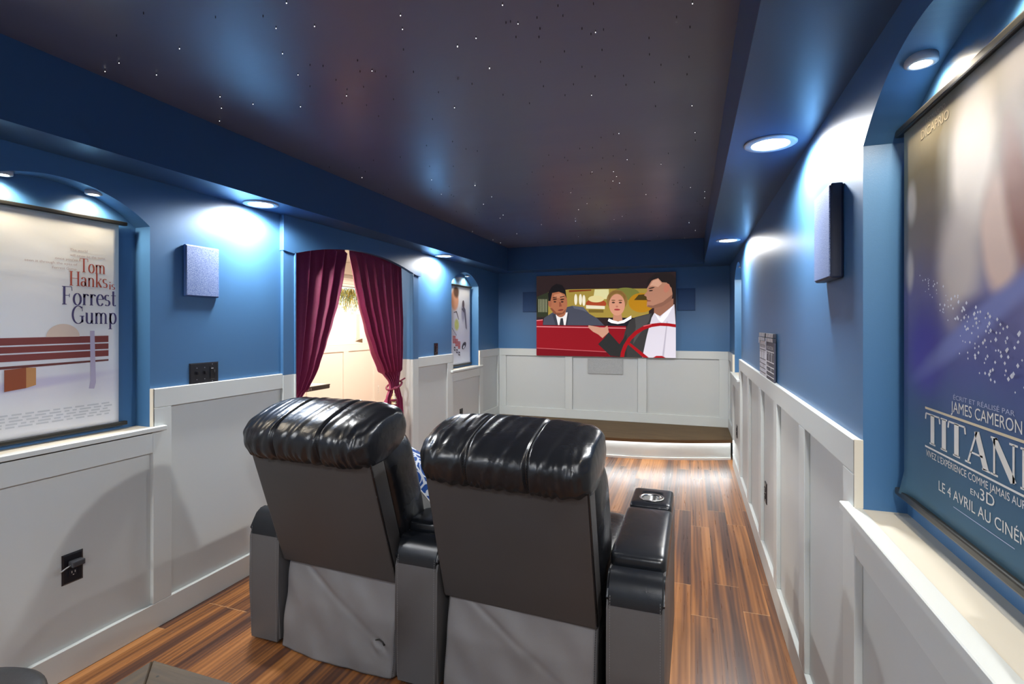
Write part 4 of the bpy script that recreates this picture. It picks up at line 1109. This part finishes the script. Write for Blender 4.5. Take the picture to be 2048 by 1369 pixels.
def seat_unit(x0, x1, sd, yb_, zb_, L, ang, roll):
    xc, w = (x0 + x1) / 2, x1 - x0; rr = random.Random(sd)
    # --- tilted rear panel
    T = Matrix.Translation((xc, yb_, zb_)) @ Matrix.Rotation(math.radians(roll), 4, 'Y') @ Matrix.Rotation(math.radians(ang), 4, 'X')
    bm = bmesh.new(); add_box(bm, -w / 2, w / 2, 0.0, .085, 0, L, .014, 3, T)
    pn = from_bm('back_panel', bm, PANV, seat, False)
    for p in pn.data.polygons: p.use_smooth = True
    pn.data.set_sharp_from_angle(angle=math.radians(40))
    R = lambda x, y, z: T @ Vector((x, y, z))
    tube('piping', [R(-w / 2 + .006, .0, L - .005), R(0, -.001, L - .003), R(w / 2 - .006, .0, L - .005), R(w / 2 - .003, .004, L - .03), R(w / 2 - .003, .004, .02)], .0045, LEATHER, pn, 8)
    # --- front back-cushion whose sides bulge beyond the panel
    def dz(p, u, v):
        k = math.sin(p.z * 38 + p.y * 22 + sd) * math.sin(p.z * 13 - p.y * 31) * .006
        return p * (1 + k)
    bc = superq('back_cushion', (0, 0, 0), (w / 2 + .012, .125, .310), .42, .42, LEATHER, seat, 72, 48, T @ Matrix.Translation((0, .192, L - .295)), dz)
    # --- rounded head cushion rolling over the top
    hw = w / 2 + .012; seams = (-.36, .34)
    def hf(u, v):
        a = 2 * PI * v; s = u * 2 - 1
        e = max(1 - abs(s) ** 5.5, 0) ** (1 / 5.5)
        e = .28 + .72 * e if abs(s) < .999 else .30
        ca, sa = math.cos(a), math.sin(a)
        ry, rz = .178 * (.80 + .20 * e), .098
        y = spw(ca, .72) * ry * e; z = spw(sa, .80) * rz * e
        # puckers: long diagonal folds and short gathers near the rear seam
        edge = abs(s) ** 3
        n_ = .0022 * math.sin(s * 34 + a * 3.2 + sd) * (math.sin(s * 7.3 + a * 1.3 + sd * 2) ** 2) + .0009 * math.sin(s * 71 - a * 2.2 + sd * 3) * max(0, math.sin(a * 1.0 + 2.4 + s * 3))
        n_ += .0018 * math.sin(a * 11 + s * 16) * edge
        gath = math.exp(-((a - 3.75) / .35) ** 2); n_ += .003 * gath * math.sin(s * 62 + 3 * math.sin(s * 9 + sd))
        for q_ in seams: n_ -= .010 * math.exp(-((s - q_) / .022) ** 2)
        k = 1 + n_ / .12
        return R(s * hw, .128 + y * k, L + .012 + z * k + .008 * (1 - s * s))
    hc = grid('head_cushion', hf, 170, 96, LEATHER, seat, True, cv=True)
    me = hc.data; nv = 96; ru = 171
    bm = bmesh.new(); bm.from_mesh(me); bm.verts.ensure_lookup_table()
    for i in (0, ru - 1): bm.faces.new([bm.verts[j * ru + i] for j in range(nv)])
    bmesh.ops.recalc_face_normals(bm, faces=bm.faces); bm.to_mesh(me); bm.free()
    for p in me.polygons: p.use_smooth = True
    for q_ in seams:
        for o_ in (-.016, .016):
            pts = [hf((q_ + o_ + 1) / 2, .22 + .36 * i / 40) for i in range(41)]
            c_ = R(q_ * hw, .128, L + .012)
            pts = [p + (p - c_).normalized() * .0008 for p in pts]
            dashes('stitching', pts, DTHREAD, hc, .009, .62, .0012)
    # --- loose vinyl skirt below the panel
    def kf(u, v):
        x = x0 + .004 + (w - .008) * u; z = .004 + .40 * v
        y = .062 - .060 * (1 - v) ** .8
        y -= .018 * math.sin(PI * u) ** .6 * (1 - v * .8)
        d = (u - .15) * .8 + (v - .95) * .9
        y += .010 * math.exp(-(d / .035) ** 2) * (1 - u) - .005 * math.exp(-((u - .55 + .5 * (v - .5)) / .09) ** 2) * v
        y += .006 * math.sin(u * 9 + v * 7 + sd) * math.sin(v * 6 + u * 3 + sd) + .0015 * math.sin(u * 31 + v * 12)
        pk = math.exp(-(((u - .87) / .05) ** 2 + ((v - .28) / .06) ** 2)); y += .008 * pk * math.sin((u - .87) * 60 + (v - .28) * 40)
        if v > .93: y += .012 * math.sin(u * 22 + sd) * (v - .93) / .07
        e = min(u, 1 - u)
        if e < .03: y += .022 * (1 - e / .03) ** 2
        return Vector((x, y, z))
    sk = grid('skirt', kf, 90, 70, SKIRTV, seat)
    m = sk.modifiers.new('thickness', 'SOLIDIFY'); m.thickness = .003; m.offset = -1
    off = Vector((0, -.0014, 0))
    for u in (.012, .985): dashes('stitching', [kf(u, v / 30) + off + Vector((0, -.002, 0)) for v in range(0, 29)], DTHREAD, sk, .008, .6, .0011)
    tp = [(.80, .31), (.835, .318), (.86, .296), (.89, .285), (.905, .25)] if sd == 2 else [(.84, .33), (.87, .345), (.90, .33), (.915, .30)]
    tube('tear', [kf(a_, b_) + off for a_, b_ in tp], [.0015, .0035, .003, .0045, .0012][:len(tp)], BLACKM, sk, 6)
    # --- seat cushion and folded footrest
    superq('seat_cushion', (xc, .60, .40), (w / 2 - .002, .30, .105), .30, .2, LEATHER, seat, 56, 24)
    box('footrest', x0 + .01, x1 - .01, .86, .945, .07, .43, LEATHER, seat, .03, 3, True)
    box('base_frame', x0 + .006, x1 - .006, .07, .86, .03, .30, BLACKM, seat)
seat_unit(-.764, -.144, 1, .026, .378, .607, 18.5, 0)
seat_unit(.067, .689, 2, .034, .368, .588, 16.3, .5)

# throw pillow
def pillow():
    t = thing('throw_pillow', 'blue and white patterned throw pillow on the left recliner seat', 'pillow', (-1.22, 2.235, .665))
    ny = Vector((.65, .45, .6)).normalized(); nz = (Vector((0, 0, 1)) - ny * ny.z).normalized(); nx = ny.cross(nz)
    Rm = Matrix((nx, ny, nz)).transposed().to_4x4()
    N_ = 40
    k = N('blue floral pillow cloth'); co = k.coord()
    vo = k.n('ShaderNodeTexVoronoi'); k.l(co, vo.inputs['Vector']); vo.inputs['Scale'].default_value = 12
    vd = k.n('ShaderNodeTexVoronoi', feature='DISTANCE_TO_EDGE'); k.l(co, vd.inputs['Vector']); vd.inputs['Scale'].default_value = 12
    rings = k.math('SINE', k.math('MULTIPLY', vo.outputs['Distance'], 16.0))
    edge = k.math('LESS_THAN', vd.outputs['Distance'], .055); ring = k.math('GREATER_THAN', rings, .93)
    f = k.math('MAXIMUM', edge, ring)
    base = k.mix(k.noise(co, 30, 2), lin(14, 52, 128), lin(38, 96, 176))
    k.l(k.mix(f, base, lin(222, 228, 236)), k.b.inputs['Base Color']); k.b.inputs['Roughness'].default_value = .8
    FRONT = k.m
    BACK = mat('white pillow cloth', (.70, .69, .66, 1), .8, bump=(60, .2, .004))
    def face(name, sgn, m):
        def fn(u, v):
            a, b = u * 2 - 1, v * 2 - 1
            th = .085 * ((1 - a ** 4) * (1 - b ** 4)) ** .5
            px = .21 * a * (1 - .07 * (1 - abs(b)) ** 1.0 * 0 - .05 * (1 - b * b) * abs(a) ** 6); pz = .21 * b * (1 - .05 * (1 - a * a) * abs(b) ** 6)
            y = sgn * (th + .004 * math.sin(a * 11 + b * 5) * (1 - a * a))
            return Rm @ Vector((px, y, pz))
        return grid(name, fn, N_, N_, m, t)
    face('patterned_front', -1 * -1, FRONT) if False else face('patterned_front', 1, FRONT)
    face('plain_back', -1, BACK)
    ed = []
    for i in range(80):
        s = i / 80 * 4; k_ = int(s); f_ = s - k_
        a, b = [(-1 + 2 * f_, -1), (1, -1 + 2 * f_), (1 - 2 * f_, 1), (-1, 1 - 2 * f_)][k_]
        ed.append(Rm @ Vector((.21 * a, 0, .21 * b)))
    tube('piping', ed, .004, BACK, t, 6, True)
pillow()

# ------------------------------------------------------------------ table corner and stool
def wood_mat(name, axis):
    k = N(name); co = k.coord()
    sc = (2.0, 26, 26) if axis == 'x' else (26, 2.0, 26)
    f = k.noise(k.mapv(co, sc), 1.2, 5, .6, .7); g = k.noise(co, 9, 3)
    c = k.ramp(f, [(.28, lin(40, 29, 18)), (.5, lin(66, 50, 30)), (.72, lin(92, 73, 44))])
    k.l(k.mix(k.math('MULTIPLY', g, .4), c, lin(70, 56, 36)), k.b.inputs['Base Color']); k.b.inputs['Roughness'].default_value = .6
    k.bump(f, .2, .004); return k.m
WX, WY = wood_mat('weathered wood lengthwise', 'x'), wood_mat('weathered wood crosswise', 'y')
tb = thing('bar_table', 'rustic wooden table whose mitred top corner shows at the bottom edge', 'table', (-.69, .48, 0))
def tbl():
    x0, x1, y0, y1 = -.375, .375, -.30, .30; b = .095; z0, z1 = .718, .75
    def plank(name, pts, m):
        bm = bmesh.new()
        A = [bm.verts.new((x, y, z0)) for x, y in pts]; B = [bm.verts.new((x, y, z1)) for x, y in pts]
        bm.faces.new(A[::-1]); bm.faces.new(B)
        for i in range(len(pts)): bm.faces.new((A[i], A[(i + 1) % len(pts)], B[(i + 1) % len(pts)], B[i]))
        bmesh.ops.bevel(bm, geom=bm.edges[:], offset=.0025, segments=1, affect='EDGES')
        return from_bm(name, bm, m, tb)
    g = .0012
    plank('top_border', [(x0, y1), (x0 + b, y1 - b), (x1 - b, y1 - b), (x1, y1)], WX)
    plank('top_border', [(x0, y0), (x1, y0), (x1 - b, y0 + b), (x0 + b, y0 + b)], WX)
    plank('top_border', [(x0 - g * 0, y0 + g), (x0 + b - g, y0 + b), (x0 + b - g, y1 - b), (x0, y1 - g)], WY)
    plank('top_border', [(x1, y0 + g), (x1, y1 - g), (x1 - b, y1 - b), (x1 - b, y0 + b)], WY)
    plank('top_panel', [(x0 + b, y0 + b), (x1 - b, y0 + b), (x1 - b, y1 - b), (x0 + b, y1 - b)], WX)
    for x in (x0 + .05, x1 - .05):
        for y in (y0 + .05, y1 - .05):
            box('leg', x - .03, x + .03, y - .03, y + .03, 0, z0, WY, tb, .004, 1)
    bm = bmesh.new()
    for y in (y0 + .05, y1 - .05): add_box(bm, x0 + .08, x1 - .08, y - .012, y + .012, z0 - .08, z0)
    from_bm('apron', bm, WX, tb)
    bm = bmesh.new()
    for x, y in ((x0 + .06, y1 - .035), (x0 + .02, y1 - .08)):
        bmesh.ops.create_circle(bm, cap_ends=True, segments=10, radius=.003, matrix=Matrix.Translation((x, y, z1 + .0004)))
    from_bm('nail_hole', bm, BLACKM, tb)
tbl()
sx, sy, sz = -1.575, .662, .585
st = thing('bar_stool', 'round black cushioned stool beside the wooden table, cut by the frame edge', 'stool', (sx, sy, 0))
lathe('seat', [(.001, sz - .06), (.165, sz - .06), (.182, sz - .05), (.190, sz - .03), (.186, sz - .010), (.172, sz), (.14, sz + .004), (.001, sz + .002)], leather('black stool vinyl', (.014, .015, .018, 1), .36, .2, .1), st, 48)
tube('column', [(0, 0, .03), (0, 0, sz - .06)], .026, METAL, st, 16)
lathe('base', [(.001, 0), (.19, 0), (.19, .01), (.06, .03), (.03, .05), (.001, .05)], METAL, st, 40)
tube('foot_ring', [(.13 * math.cos(a), .13 * math.sin(a), .22) for a in [2 * PI * i / 28 for i in range(28)]], .009, METAL, st, 8, True)
for a in (0, 2.09, 4.19): tube('foot_ring_arm', [(.02 * math.cos(a), .02 * math.sin(a), .22), (.13 * math.cos(a), .13 * math.sin(a), .22)], .006, METAL, st, 6)

# ------------------------------------------------------------------ star points in the ceiling
def ray_ceiling(u, v):
    x = (u - 1024) / FPX; z = (651.6 - v) / FPX; s_, c_ = math.sin(.3325), math.cos(.3325)
    t_ = (HT - 1.45) / z; return ((-s_ + x * c_) * t_, (c_ + x * s_) * t_)
lit = [(210, 139), (313, 146), (440, 190), (443, 213), (439, 239), (359, 93), (552, 52), (573, 1), (629, 48), (565, 103), (596, 146), (601, 210), (506, 205), (693, 188), (744, 138), (801, 26), (805, 54), (915, 89), (979, 133), (238, 122), (909, 212), (724, 353), (950, 369),
       (1005, 5), (915, 88), (979, 132), (952, 72), (1036, 43), (1183, 187), (1191, 60), (1385, 2), (1384, 208), (1390, 262), (1381, 373), (1227, 341), (1233, 351), (1239, 364), (1292, 387), (950, 369), (967, 407), (1000, 435), (1157, 418), (945, 462)]
dark = [(287, 24), (233, 69), (431, 32), (526, 30), (620, 171), (672, 158), (694, 177), (715, 119), (720, 141), (772, 151), (807, 97), (944, 166), (916, 156), (865, 237), (877, 183), (827, 142), (787, 197), (733, 209), (727, 172), (684, 205), (750, 141), (757, 231), (932, 297), (853, 290), (905, 282), (620, 128), (646, 130), (1012, 43), (1021, 41), (1074, 33), (1116, 9), (1126, 29), (1187, 5), (1080, 55), (1032, 72), (1078, 72), (1164, 55), (1182, 66), (1207, 57), (1353, 32), (1380, 52), (1298, 74), (1299, 107), (1378, 112), (1322, 128), (1374, 147), (1204, 98), (1129, 101), (1081, 122), (1164, 132), (1190, 151), (1247, 150), (1252, 168), (1309, 163), (1147, 167), (1087, 171), (1130, 189), (1006, 188), (1311, 211), (1059, 205)]
rr = random.Random(11)
fib = mat('dark fibre sleeve', (.004, .004, .006, 1), .4); glow = emat('star fibre tip', (.95, .97, 1, 1), 2.0)
def fibre(on):
    bm = bmesh.new(); L = .009
    add_tube(bm, [(0, 0, .001), (0, 0, -L * .8)], .0014, 6)
    n0 = len(bm.faces)
    if on: add_tube(bm, [(0, 0, -L * .8), (0, 0, -L)], .0013, 6)
    bm.faces.ensure_lookup_table()
    for f in bm.faces[n0:]: f.material_index = 1
    return from_bm('star_fibre', bm, [fib, glow])
pl_, pd_ = fibre(True), fibre(False)
first = {True: pl_, False: pd_}; done = {True: False, False: False}
LB = {True: 'tiny lit fibre optic star point in the dark ceiling', False: 'tiny unlit fibre tip hanging from the dark ceiling'}
def star(x, y, on):
    if not (CL + .03 < x < CR - .03 and .3 < y < YT - .05): return
    o = first[on] if not done[on] else first[on].copy()
    if done[on]: C.objects.link(o)
    done[on] = True; o.location = (x, y, HT)
    tag(o, LB[on], 'star light', 'lit star points in the ceiling' if on else 'unlit star fibres in the ceiling')
for u, v in lit: star(*ray_ceiling(u, v), True)
for u, v in dark: star(*ray_ceiling(u, v), False)
for i in range(150):
    star(rr.uniform(CL, CR), rr.uniform(2.6, YT), rr.random() < .16)
